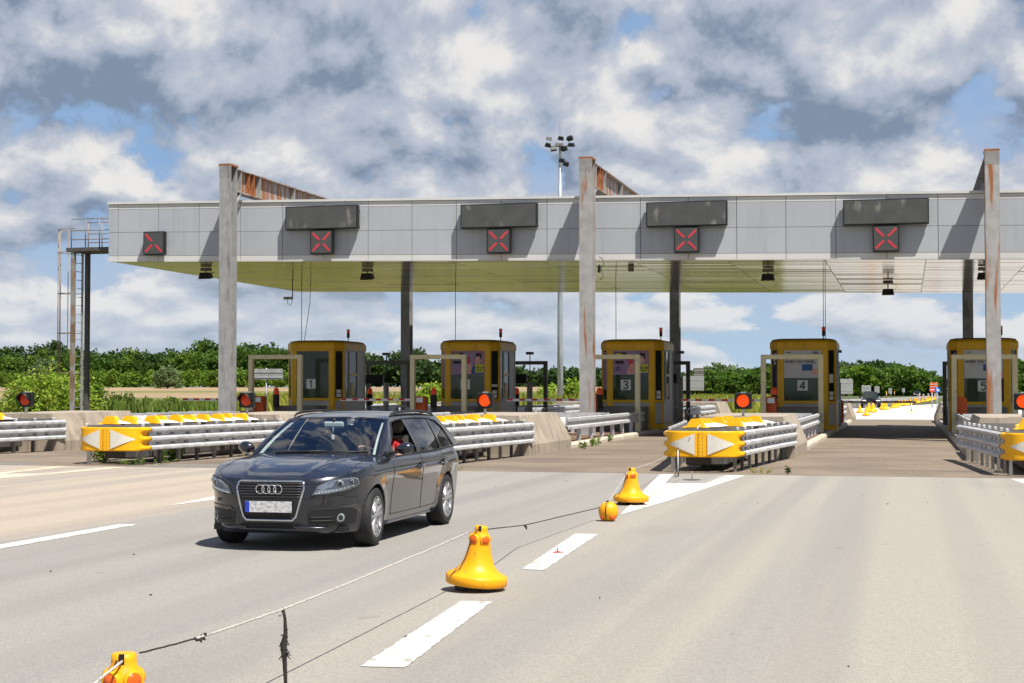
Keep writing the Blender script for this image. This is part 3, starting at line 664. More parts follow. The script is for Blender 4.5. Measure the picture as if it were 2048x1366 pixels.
# ---------------------------------------------------------------- booths
def seg(A, B, t0, t1, z0, z1, th=.06, out=0.):
    """flat panel along plan line A-B, thickness inwards, moved outwards by out"""
    A, B = Vector(A), Vector(B); d = B-A; nrm = Vector((d.y, -d.x)).normalized()
    p, q = A+d*t0+nrm*out, A+d*t1+nrm*out; r_, s_ = q-nrm*th, p-nrm*th
    return MB().hexa([(v.x, v.y, z0) for v in (p, q, r_, s_)]+[(v.x, v.y, z1) for v in (p, q, r_, s_)])
OCT = [(-.93, 0), (.93, 0), (1.25, .45), (1.25, 3.05), (.93, 3.5), (-.93, 3.5), (-1.25, 3.05), (-1.25, .45)]
def ring(s, dz=0): return [(x*s, 1.75+(y-1.75)*s) for x, y in OCT]
def booth(i):
    z0 = .0-.004*(CX[i]+10)
    b = empty('toll_booth', (CX[i]+.1, 61.6, z0), label={1: 'yellow toll booth number one without a poster, beside the left portal frame', 2: 'yellow toll booth number two with a purple poster, behind a glowing signal', 3: 'yellow toll booth number three with a purple poster, right of the middle column', 4: 'yellow toll booth number four with a white poster', 5: 'yellow toll booth number five partly hidden by the rusty column'}[i], cat='toll booth', group='yellow toll booths under the canopy')
    P = lambda mb, n, m, par=b: mb.build(n, m, par)
    mb = MB(); mb.prism([(x*.995, 1.75+(y-1.75)*.995) for x, y in OCT], .14, .34, 'z'); P(mb, 'plinth', 'yellow_booth')
    mb = MB(); mb.prism([(x*.97, 1.75+(y-1.75)*.97) for x, y in OCT], .34, .36, 'z'); P(mb, 'floor', 'post_dark')
    # faces
    for k in range(8):
        A, B = OCT[k], OCT[(k+1) % 8]; ln = (Vector(B)-Vector(A)).length
        front, cham, side = k in (0, 4), k in (1, 3, 5, 7), k in (2, 6)
        pw = (.215 if front else .085 if cham else .10)/ln
        pm = 'yellow_booth' if not side else 'booth_grey'
        for t0, t1 in ((0, pw), (1-pw, 1)): P(seg(A, B, t0, t1, .34, 3.30, .09), 'corner_post', pm)
        P(seg(A, B, pw, 1-pw, .36, 1.18, .05, -.02), 'lower_panel', 'booth_grey')
        sl = P(seg(A, B, pw, 1-pw, 1.18, 1.29, .08, .012), 'sill', 'yellow_booth' if not side else 'booth_grey')
        P(seg(A, B, pw, 1-pw, 3.24, 3.30, .08, .004), 'head_rail', 'yellow_booth' if not side else 'booth_grey')
        if side:
            for t in (.22, .60):
                P(seg(A, B, t, t+.05, 1.29, 3.24, .07), 'mullion', 'booth_grey')
            P(seg(A, B, .27, .60, 2.22, 2.32, .075, .006), 'cross_bar', 'yellow_booth')
            P(seg(A, B, .30, .42, 1.40, 1.95, .03, .02), 'service_hatch', 'yellow_booth')
            P(seg(A, B, .65, 1-pw, 1.29, 3.24, .04, -.02), 'upper_panel', 'booth_grey')
            for t0, t1 in ((pw, .22), (.27, .60)): P(seg(A, B, t0, t1, 1.29, 3.24, .012, -.035), 'window_pane', 'glass_booth')
        else:
            P(seg(A, B, pw, 1-pw, 1.29, 3.24, .012, -.035), 'window_pane', 'glass_booth' if front else 'glass_dark')
    rm = 'yellow_booth'
    mb = MB(); rr = [[(x, y, z) for x, y in ring(s)] for s, z in ((1.0, 3.295), (1.022, 3.30), (1.022, 3.50), (1.005, 3.57), (.955, 3.63))]; mb.grid(rr, wrap=True, smooth=False); P(mb, 'roof_band', rm)
    mb = MB(); rr = [[(x, y, z) for x, y in ring(s)] for s, z in ((.957, 3.622), (.955, 3.66), (.80, 3.70), (.01, 3.72))]; mb.grid(rr, wrap=True, smooth=False); P(mb, 'roof', 'booth_roof')
    # inside
    P(MB().box(-.9, .9, .35, .8, 1.02, 1.08), 'counter', 'frame_dark'); P(MB().cbox(-.25, .25, 1.5, 1.65, 1.0, 1.75, .04), 'chair_back', 'black')
    P(MB().box(.35, .75, .45, .55, 1.1, 1.45), 'monitor', 'black')
    # number plate
    px = {1: -.07, 2: -.1, 3: -.2, 4: 0., 5: -.02}[i]
    n = P(MB().box(px-.20, px+.20, .012, .02, 1.68, 2.08), 'number_plate', 'sign_white')
    D = {1: [[(-.055, .075), (.01, .128), (.01, -.13)]], 2: [[(-.075, .07), (-.05, .115), (0, .13), (.055, .115), (.072, .06), (.05, .0), (-.01, -.06), (-.075, -.115), (.08, -.115)]],
         3: [[(-.07, .10), (-.02, .13), (.045, .12), (.065, .07), (.04, .02), (-.015, .005), (.045, -.01), (.075, -.06), (.05, -.115), (-.015, -.13), (-.075, -.10)]],
         4: [[(.03, -.13), (.045, .13), (-.085, -.055), (.085, -.055)]], 5: [[(.07, .12), (-.05, .12), (-.065, .015), (-.01, .04), (.05, .03), (.075, -.03), (.055, -.1), (0, -.13), (-.07, -.105)]]}[i]
    mb = MB()
    for st in D:
        for (a_, b_), (c_, d_) in zip(st[:-1], st[1:]):
            A_, B_ = Vector((px+a_*1.12, 0, 1.88+b_*1.12)), Vector((px+c_*1.12, 0, 1.88+d_*1.12)); e_ = (B_-A_).normalized()*.012; mb.tube([A_-e_, B_+e_], .027, 8)
    mb.v = [(x, .009+y*.08, z) for x, y, z in mb.v]; mb.build('numeral', 'sign_green', n)
    # posters
    if i in (2, 3):
        p = P(MB().box(-.705, .705, .014, .02, 2.28, 3.235), 'poster', 'poster_purple')
        F = lambda poly, m, nm, y=.010: MB().prism(poly, y, y+.003, 'y').build(nm, m, p)
        F([(-.64, 3.03), (-.18, 3.03), (-.18, 3.17), (-.64, 3.17)], 'ink', 'print_block'); F([(-.62, 2.72), (-.28, 2.72), (-.28, 2.84), (-.62, 2.84)], 'ink', 'print_block')
        F([(-.60, 3.07), (-.35, 3.07), (-.35, 3.13), (-.60, 3.13)], 'poster_lime', 'print_block', .007)
        F([(-.06, 2.66), (.10, 2.72), (.06, 3.0), (-.12, 2.95)], 'poster_red', 'printed_phone')
        F([(-.16, 2.30), (.14, 2.30), (.17, 2.55), (.12, 2.74), (-.02, 2.70), (-.10, 2.52)], 'poster_skin', 'printed_hand', .008)
        for q in range(4): F([(-.04, 2.38+.08*q), (.13, 2.43+.08*q), (.13, 2.445+.08*q), (-.04, 2.395+.08*q)], 'poster_red', 'finger_line', .005)
        F([(.16, 2.30), (.70, 2.30), (.70, 2.62), (.52, 2.78), (.34, 2.70), (.18, 2.55)], 'poster_blue', 'printed_shirt')
        F([(.34, 2.72), (.52, 2.72), (.56, 2.85), (.56, 3.05), (.36, 3.05), (.33, 2.90)], 'poster_skin', 'printed_face', .008)
        F([(.33, 3.0), (.50, 3.02), (.55, 2.86), (.585, 3.0), (.58, 3.12), (.40, 3.15), (.34, 3.12)], 'ink', 'printed_hair', .005)
        F([(.39, 2.945), (.43, 2.94), (.43, 2.958), (.39, 2.962)], 'ink', 'printed_eye', .004); F([(.48, 2.935), (.51, 2.935), (.51, 2.97), (.48, 2.97)], 'ink', 'printed_eye', .004)
        F([(.40, 2.82), (.50, 2.84), (.48, 2.80), (.43, 2.795)], 'poster_red', 'printed_mouth', .004)
        for q in range(3): F([(.47+.05*q, 3.13), (.49+.05*q, 3.13), (.49+.05*q, 3.225), (.47+.05*q, 3.225)], 'poster_red', 'print_stripe', .005)
        y_ = F([(.32, 2.36), (.68, 2.36), (.68, 2.70), (.32, 2.70)], 'poster_lime', 'price_tag', .004)
        text_mesh('price_text', '100 GB', .115, 'ink', p, (.50, .001, 2.55), bold=.003); [MB().box(.37+.045*q, .37+.045*q+random.uniform(.02, .036), .0005, .003, 2.415, 2.475).build('print_line', 'ink', p) for q in range(6)]
        if i == 3:
            MB().lathe([(.045, 0), (.085, 0), (.085, .004), (.045, .004)], 18, (-.50, .006, 2.52), 'y', False).build('print_ring', 'poster_navy', p)
        A, B = OCT[7], OCT[0]; P(seg(A, B, .2, .8, 1.7, 3.2, .006, -.02), 'poster', 'poster_purple')
    if i in (4, 5):
        p = P(MB().box(-.705, .705, .014, .02, 2.17, 3.235), 'poster', 'poster_white')
        text_mesh('poster_text', 'WHEN YOU TRAVEL,', .145, 'ink', p, (-.08, .011, 2.79), bold=.004, sx=.86)
        [MB().box(-.60+.10*q, -.60+.10*q+random.uniform(.05, .088), .011, .013, 2.668, 2.69).build('print_line', 'sign_grey', p) for q in range(8)]
        text_mesh('poster_text', 'VISA', .13, 'poster_navy', p, (.48, .011, 3.14), bold=.004, shear=.15)
        MB().box(-.63, -.44, .010, .013, 3.14, 3.17).build('print_block', 'ink', p)
        MB().box(-.02, .38, .010, .013, 2.45, 2.70).build('printed_card', 'poster_blue', p)
        MB().prism([(.33, 2.44), (.42, 2.52), (.55, 2.55), (.70, 2.40), (.70, 2.17), (.60, 2.30), (.44, 2.30), (.36, 2.36)], .006, .009, 'y').build('printed_hand', 'poster_skin', p)
        A, B = OCT[7], OCT[0]; v = P(seg(A, B, .17, .83, 1.35, 3.2, .006, -.02), 'poster', 'poster_navy')
        c = (Vector(A)+Vector(B))/2; ang = math.atan2(B[1]-A[1], B[0]-A[0])
        text_mesh('poster_text', 'VISA', .24, 'sign_white', v, (c.x+.0-.02*math.cos(ang+math.pi/2)*-1, c.y-.03, 2.9), (math.pi/2, math.pi/2, ang), bold=.006)
    A, B = OCT[1], OCT[2]
    for za, zb in ((1.33, 1.47), (1.50, 1.64)) + (((1.98, 2.32),) if i > 3 else ()):
        P(seg(A, B, .30, .72, za, zb, .006, -.02), 'notice_sheet', 'sign_white')
    if i == 2: P(seg(A, B, .22, .78, 1.78, 1.88, .006, -.02), 'notice_sheet', 'sign_white')
    # stack light
    sx = .95 if i < 4 else .72
    sl = MB().tube([(sx, 1.7, 3.70), (sx, 1.7, 3.84)], .02).build('light_stem', 'black', b)
    MB().lathe([(.001, 0), (.062, 0), (.062, .36), (.001, .36)], 14, (sx, 1.7, 3.84), 'z', False).build('stack_light', 'black', b)
    MB().lathe([(.001, 0), (.066, 0), (.066, .13), (.001, .14)], 14, (sx, 1.7, 4.04), 'z', False).build('red_lens', 'lamp_dim', b)
    # guard of grey concrete in front
    g = MB(); g.cbox(LX[i]+.25, RX[i]-.42, 60.1, 61.35, .14, 1.04, .03); o = g.build('booth_guard', 'concrete_grey')
    tag(o, 'low grey concrete guard wall in front of toll booth '+WORD[i], 'wall', 'concrete guards in front of the booths')
for i in range(1, 6): booth(i)

# ---------------------------------------------------------------- height frames in front of and behind the booths
for i in range(1, 6):
    for yy, m, lab in ((58.0, 'frame_beige', 'beige square-tube frame standing in front of toll booth '), (72.0, 'frame_dark', 'dark square-tube frame standing behind toll booth ')):
        cx = CX[i]-.05; top = 3.0-.005*(cx+10)
        a = empty('gate_frame', (cx, yy, 0), label=lab+WORD[i], cat='frame', group='square-tube frames round the booths')
        for sg in (-1, 1): MB().cbox(sg*1.03-.09, sg*1.03+.09, -.10, .10, .14, top-.17, .01).build('leg', m, a)
        MB().cbox(-1.12, 1.12, -.10, .10, top-.17, top, .01).build('lintel', m, a)

# ---------------------------------------------------------------- stop lights on the blocks
for i in range(1, 6):
    lab = {1: 'hooded stop light at the left edge of the photo', 2: 'dim red hooded stop light beside the left column', 3: 'glowing orange-red stop light in front of booth two', 4: 'bright orange-red stop light left of booth four', 5: 'bright orange-red stop light at the right edge of the photo'}[i]
    a = empty('stop_light', (CX[i]+(.0), 39.75, 1.04), label=lab, cat='traffic light', group='single-lamp stop lights on the toll islands')
    MB().tube([(0, .03, 0), (0, .03, .22)], .035, 10).build('post', 'galv', a)
    MB().cbox(-.215, .215, -.03, .12, .17, .58, .02).build('housing', 'black', a)
    MB().lathe([(.001, -.055), (.08, -.05), (.14, -.032), (.158, -.03)], 24, (0, 0, .375), 'y').build('lens', 'lamp_red' if i > 2 else 'lamp_dim', a)
    rr = []
    for y in (-.03, -.25):
        k0 = -.62 if y > -.1 else .10
        rr.append([(.178*math.cos(t), y, .375+.178*math.sin(t)) for t in [(-.12+q/14*(1.24))*math.pi if y > -.1 else (.05+q/14*.9)*math.pi for q in range(15)]])
    o = MB().grid(rr).build('hood', 'black', a); sm = o.modifiers.new('s', 'SOLIDIFY'); sm.thickness = .006
    MB().box(-.06, .06, .0, .1, .581, .60).build('top_cap', 'galv', a)

# ---------------------------------------------------------------- barrier gates
def boom(a, x0, ln, z, n=7):
    b = MB().box(x0-ln, x0, -.03, .03, z-.045, z+.045).build('boom', 'boom_white', a)
    for k in range(n):
        xa = x0-ln+ln*(k+.05)/n; MB().box(xa, xa+ln/n*.48, -.034, .034, z-.022, z+.05).build('red_band', 'boom_red', b)
for i in range(1, 6):
    a = empty('barrier_gate', (LX[i]+.42, 58.0+.35, .14), label='orange barrier gate cabinet and striped boom on the left of booth '+WORD[i] if i < 5 else 'orange barrier gate cabinet without a boom beside the rusty column', cat='barrier gate', group='orange barrier gates')
    mb = MB(); mb.prism([(-.21, 0), (.21, 0), (.21, 1.20), (.14, 1.30), (-.14, 1.30), (-.21, 1.20)], -.17, .17, 'y'); mb.build('cabinet', 'orange_box', a)
    MB().box(-.08, .10, -.178, -.168, .35, .75).build('cabinet_door', 'orange_box', a); MB().box(-.05, .09, -.19, -.175, .62, .65).build('handle', 'black', a)
    if i < 5: boom(a, .12, 3.35, 1.16) ; MB().box(-.1, .16, -.09, -.03, 1.06, 1.25).build('boom_clamp', 'boom_white', a)
    for ch in a.children:
        if ch.name.startswith('boom'): ch.location.y = -.24
a = empty('barrier_gate', (RX[4]-.35, 75.2, .14), label='exit barrier with dark striped boom across the lane right of booth four', cat='barrier gate', group='orange barrier gates')
mb = MB(); mb.prism([(-.21, 0), (.21, 0), (.21, 1.0), (.14, 1.08), (-.14, 1.08), (-.21, 1.0)], -.17, .17, 'y'); mb.build('cabinet', 'orange_box', a)
boom(a, 3.5, 3.6, .98)
for ch in a.children:
    if ch.name.startswith('boom'): ch.location.y = -.24

# beacons, displays, camera poles
for i in range(1, 5):
    for (x, y, lab) in ((LX[i]+.42, 60.0, 'red-topped warning beacon at the left front corner of booth '), (RX[i]-.28, 66.3, 'red-topped warning beacon at the right rear of booth ')):
        a = empty('warning_beacon', (x, y, .15), label=lab+WORD[i], cat='beacon', group='red-topped beacons beside the booths')
        MB().tube([(0, 0, 0), (0, 0, .95)], .04, 8).build('post', 'post_dark', a); MB().cbox(-.11, .11, -.1, .1, .85, 1.35, .02).build('body', 'black', a)
        MB().lathe([(.115, 1.35), (.115, 1.5), (.08, 1.60), (.001, 1.63)], 14).build('lens', 'lamp_dim', a)
    a = empty('display_panel', (RX[i]-.45, 68.0, .15), label='black display panel and camera pole behind booth '+WORD[i], cat='display', group='displays behind the booths')
    MB().tube([(.35, 0, 0), (.35, 0, 1.85)], .13, 14).build('pedestal', 'booth_grey', a); MB().cbox(-.75, .22, -.06, .06, 1.82, 2.22, .01).build('screen', 'black', a)
    MB().tube([(.36, 0, 1.85), (.36, 0, 3.1)], .022, 6).build('camera_pole', 'post_dark', a); MB().cbox(.2, .52, -.14, .1, 3.1, 3.22, .01).build('camera_head', 'frame_dark', a)

# ---------------------------------------------------------------- lamps, cables and cameras under the canopy
def soff(x): return zt(x)-2.27
for k, (px, py, Yd, lab) in enumerate(((412, 550, 57.5, 'floodlight under the canopy beside the left column'), (735, 548, 58, 'floodlight under the canopy above booth one'), (1536, 546, 58.5, 'floodlight under the canopy above booth four'), (1776, 583, 65, 'floodlight hanging lowest under the canopy over lane four'), (1968, 550, 58, 'floodlight under the canopy behind the rusty column'))):
    g = ypt(px, py, Yd); zs = soff(g.x)-.01
    a = empty('floodlight', (g.x, g.y, zs), label=lab, cat='floodlight', group='floodlights under the canopy')
    MB().cbox(-.2, .2, -.12, .12, -.12, 0, .02).build('junction_box', 'frame_dark', a); MB().tube([(0, 0, -.1), (0, 0, min(-.2, g.z-zs+.1))], .025, 6).build('stem', 'black', a)
    zz = min(-.2, g.z-zs+.1)
    MB().hexa([(-.24, -.2, zz-.26), (.24, -.2, zz-.26), (.24, .16, zz-.20), (-.24, .16, zz-.20), (-.2, -.16, zz), (.2, -.16, zz), (.2, .12, zz), (-.2, .12, zz)]).build('lamp_head', 'black', a)
    MB().tube([(.1, 0, -.1), (.34, 0, -.2), (.3, 0, zz), (.15, 0, zz-.05)], .008, 5).build('cable', 'wire', a)
for k, (px, Yd, py, lab) in enumerate(((603, 62.5, 682, 'thin vertical cable from the canopy to booth one'), (911, 62.5, 681, 'thin vertical cable from the canopy to booth two'), (1232, 62.5, 679, 'thin vertical cable from the canopy to booth three'), (1647, 63, 678, 'left one of the cable pair from the canopy to booth four'), (1651, 63, 678, 'right one of the cable pair from the canopy to booth four'))):
    g = ypt(px, py, Yd); o = MB().tube([(g.x, g.y, soff(g.x)+.05), (g.x, g.y, 3.66)], .013, 6).build('cable', 'wire'); tag(o, lab, 'cable', 'cables between canopy and booths')
g = ypt(608, 681, 62.6); o = MB().tube([(g.x+.30, g.y, soff(g.x)+.05), (g.x+.26, g.y, 5.4), (g.x+.1, g.y, 4.3), (g.x, g.y, 3.66)], .012, 6).build('cable', 'wire'); tag(o, 'slanting slack cable from the canopy to booth one', 'cable', 'cables between canopy and booths')
g = ypt(580, 598, 66.); a = empty('security_camera', (g.x, g.y, g.z), label='small security camera on a stem under the left part of the canopy', cat='camera')
MB().tube([(.12, 0, .0), (.12, 0, soff(g.x)-g.z+.02)], .022, 6).build('stem', 'frame_dark', a); MB().cbox(-.30, .12, -.07, .07, -.02, .10, .02).build('camera_body', 'sign_grey', a)
MB().tube([(-.12, 0, -.02), (-.10, 0, -.22), (.0, 0, -.30), (.10, 0, -.16), (.1, 0, .02)], .012, 6).build('cable_loop', 'wire', a)
cx = CX[3]+.26; a = empty('cable_coil', (cx+.12, 53.6, 6.0), label='loops of black cable hanging on the middle column below the canopy', cat='cable')
MB().tube([(.0, 0, .3), (.12, 0, .22), (.16, 0, .05), (.05, 0, -.1), (.0, 0, .05), (.1, 0, -.2), (.14, 0, -.4), (.02, 0, -.5)], .014, 6).build('cable', 'wire', a); MB().cbox(-.05, .04, -.06, .06, -.25, .0, .01).build('clamp', 'black', a)
g = ypt(1262, 555, 57.5); o = MB().cbox(g.x-.1, g.x+.1, g.y-.08, g.y+.08, soff(g.x)-.18, soff(g.x)-.002, .01).build('junction_box', 'frame_dark'); tag(o, 'small dark junction box under the canopy above booth three', 'box')

# ---------------------------------------------------------------- caged ladder and platform on the left end
a = empty('caged_ladder', (-31.3, 55.5, 0), label='rusty caged ladder and railed platform at the left end of the canopy', cat='ladder')
H = 7.05
MB().box(-.07, .07, -.56, -.40, 0, H).build('stile', 'ladder_rust', a); MB().box(-.08, .08, .54, .70, 0, H).build('post', 'post_dark', a); MB().box(-.03, .03, .18, .26, 0, H).build('stile', 'steel', a)
for k in range(21): MB().tube([(0, -.42, .35+.33*k), (0, .22, .35+.33*k)], .014, 6).build('rung', 'steel', a)
for z in (2.35, 3.9, 5.45, H, H+.9):
    pts = [(-.02, -.40, z)]+[(-.85*math.sin(math.pi*q/10)**.7, -.08-.38*math.cos(math.pi*q/10), z) for q in range(11)]+[(-.02, .24, z)]
    MB().tube(pts, .017, 6).build('cage_hoop', 'ladder_rust', a)
for t in (.25, .42, .58, .78):
    q = t*10; x, y = -.85*math.sin(math.pi*t)**.7, -.08-.38*math.cos(math.pi*t)
    MB().tube([(x, y, 2.35), (x, y, H+.9)], .015, 6).build('cage_bar', 'ladder_rust', a)
MB().box(-.25, 1.82, -.6, .8, H, H+.14).build('platform', 'post_dark', a)
for yy in (-.56, .74):
    for xx in (-.05, .55, 1.15): MB().tube([(xx, yy, H+.14), (xx, yy, H+1.25)], .02, 6).build('railing_post', 'ladder_rust', a)
    for dz in (.45, .8, 1.25): MB().tube([(-.05, yy, H+dz), (1.82, yy, H+dz)], .018, 6).build('railing_bar', 'ladder_rust', a)
# ================================================================ the car (local axes: x forward, y to its left, z up; origin on the ground under the front axle)
def spline(tab):
    xs = [a for a, b in tab]; ys = [b for a, b in tab]; n = len(xs)
    d = [(ys[i+1]-ys[i])/(xs[i+1]-xs[i]) for i in range(n-1)]
    m = [d[0]]+[0 if d[i-1]*d[i] <= 0 else 2*d[i-1]*d[i]/(d[i-1]+d[i]) for i in range(1, n-1)]+[d[-1]]
    def f(x):
        if x <= xs[0]: return ys[0]
        if x >= xs[-1]: return ys[-1]
        i = max(k for k in range(n-1) if xs[k] <= x); h = xs[i+1]-xs[i]; t = (x-xs[i])/h
        return ys[i]*(1+2*t)*(1-t)**2+m[i]*h*t*(1-t)**2+ys[i+1]*t*t*(3-2*t)+m[i+1]*h*t*t*(t-1)
    return f
mat('car_paint', (.020, .023, .033), .25, metal=.45, var=0, coat=1.0, spec=.5)
mat('car_black', (.008, .008, .009), .18, var=0, coat=.5)
mat('car_trim', (.014, .014, .015), .55, var=0)
mat('chrome', (.82, .82, .83), .12, metal=1., var=0)
mat('alloy', (.62, .63, .65), .30, metal=.75, var=.04, vscale=20)
mat('lamp_silver', (.72, .74, .77), .22, metal=.7, var=0)
mat('grille_grey', (.10, .10, .105), .35, metal=.4, var=0)
mat('lamp_bowl', (.34, .36, .39), .25, metal=.5, var=0)
mat('lamp_white', (.85, .88, .92), .2, var=0, emit=(.9, .95, 1.), estr=.35)
mat('plate_white', (.74, .74, .74), .45, var=.08, vscale=20, col2=(.42, .43, .45), c2lo=.40, c2hi=.66, c2scale=26, c2stretch=(1, 1, 1.5))
mat('plate_blue', (.02, .06, .55), .4, var=0)
mat('seat_fabric', (.42, .39, .34), .85, var=.1, vscale=8)
mat('dash', (.15, .155, .15), .6, var=0)
mat('skin', (.58, .32, .22), .55, var=.06, vscale=30)
mat('shirt_red', (.55, .02, .025), .75, var=.1, vscale=20)
mat('jeans', (.03, .04, .08), .85, var=.1, vscale=20)
mat('hair', (.03, .022, .016), .7, var=.2, vscale=60)
mat('mirror_back', (.62, .64, .66), .5, var=0)
def glassmat(name, tint, gloss):
    m = bpy.data.materials.new(name); m.use_nodes = True; t = m.node_tree; n = t.nodes; l = t.links
    n.remove(n['Principled BSDF']); tr = n.new('ShaderNodeBsdfTransparent'); tr.inputs[0].default_value = (*tint, 1)
    gl = n.new('ShaderNodeBsdfGlossy'); gl.inputs['Roughness'].default_value = .02
    fr = n.new('ShaderNodeFresnel'); fr.inputs[0].default_value = 1.5
    ad = n.new('ShaderNodeMath'); ad.operation = 'MULTIPLY_ADD'; ad.inputs[1].default_value = 1.35; ad.inputs[2].default_value = gloss; ad.use_clamp = True
    mx = n.new('ShaderNodeMixShader'); l.new(fr.outputs[0], ad.inputs[0]); l.new(ad.outputs[0], mx.inputs[0]); l.new(tr.outputs[0], mx.inputs[1]); l.new(gl.outputs[0], mx.inputs[2])
    l.new(mx.outputs[0], n['Material Output'].inputs[0]); MATS[name] = m
glassmat('glass_wind', (.86, .95, .93), .08)
glassmat('glass_side', (.16, .18, .18), .05)
glassmat('glass_lamp', (.92, .94, .95), .02)

Wz = spline([(.17, .80), (.24, .842), (.32, .862), (.45, .877), (.58, .890), (.70, .903), (.79, .911), (.815, .906), (.86, .892), (.91, .868), (.95, .838), (1.02, .80)])
Xf = spline([(.17, .745), (.205, .80), (.25, .845), (.30, .865), (.36, .872), (.50, .880), (.60, .876), (.68, .862), (.74, .835), (.78, .800), (.82, .75), (1.0, .55)])
Xr = spline([(.17, -3.66), (.25, -3.74), (.40, -3.81), (.55, -3.82), (.75, -3.80), (.90, -3.775), (1.05, -3.72)])
ZtopX = spline([(-3.85, 1.0), (-3.3, .985), (-2.4, .965), (-1.4, .952), (-.62, .938), (-.3, .925), (0, .905), (.25, .868), (.45, .825), (.60, .79), (.72, .765), (.80, .752), (.9, .742)])
Gx = spline([(-3.8, .955), (-3.2, .975), (-2.6, .99), (-1.6, 1.0), (-.8, .995), (0, .985), (.3, .975), (.9, .96)])
PF, PR, XCF, XCR = 2.75, 3.4, 0.02, -3.15
def front_x(y, z):
    w = Wz(z)*.975; q = min(abs(y)/w, .9995); return XCF+(Xf(z)-XCF)*(1-q**PF)**(1/PF)
def side_y(x, z): return Wz(z)*Gx(x)
def contour(j, z):
    """j in [0,1] front centre to corner, [1,2] side, [2,3] rear"""
    if j <= 1:
        f = math.pi/2*(1-j); c, s = math.cos(f), math.sin(f)
        x = XCF+(Xf(z)-XCF)*max(s, 0)**(2/PF); return x, Wz(z)*Gx(x)*max(c, 0)**(2/PF)
    if j <= 2:
        x = XCF+(XCR-XCF)*(j-1); return x, Wz(z)*Gx(x)
    f = math.pi/2*(j-2); x = XCR+(Xr(z)-XCR)*max(math.sin(f), 0)**(2/PR); return x, Wz(z)*Gx(x)*max(math.cos(f), 0)**(2/PR)
JS = [k/44 for k in range(44)]+[1+k/120 for k in range(120)]+[2+k/26 for k in range(27)]
NK = 30
def ztop(j):
    x, y = contour(j, .80); return ZtopX(x)
AR, AZ = .352, .322
def in_arch(x, z):
    for ax in (0., -2.808):
        d = math.hypot(x-ax, z-AZ)
        if d < AR: return ax, d
    return None
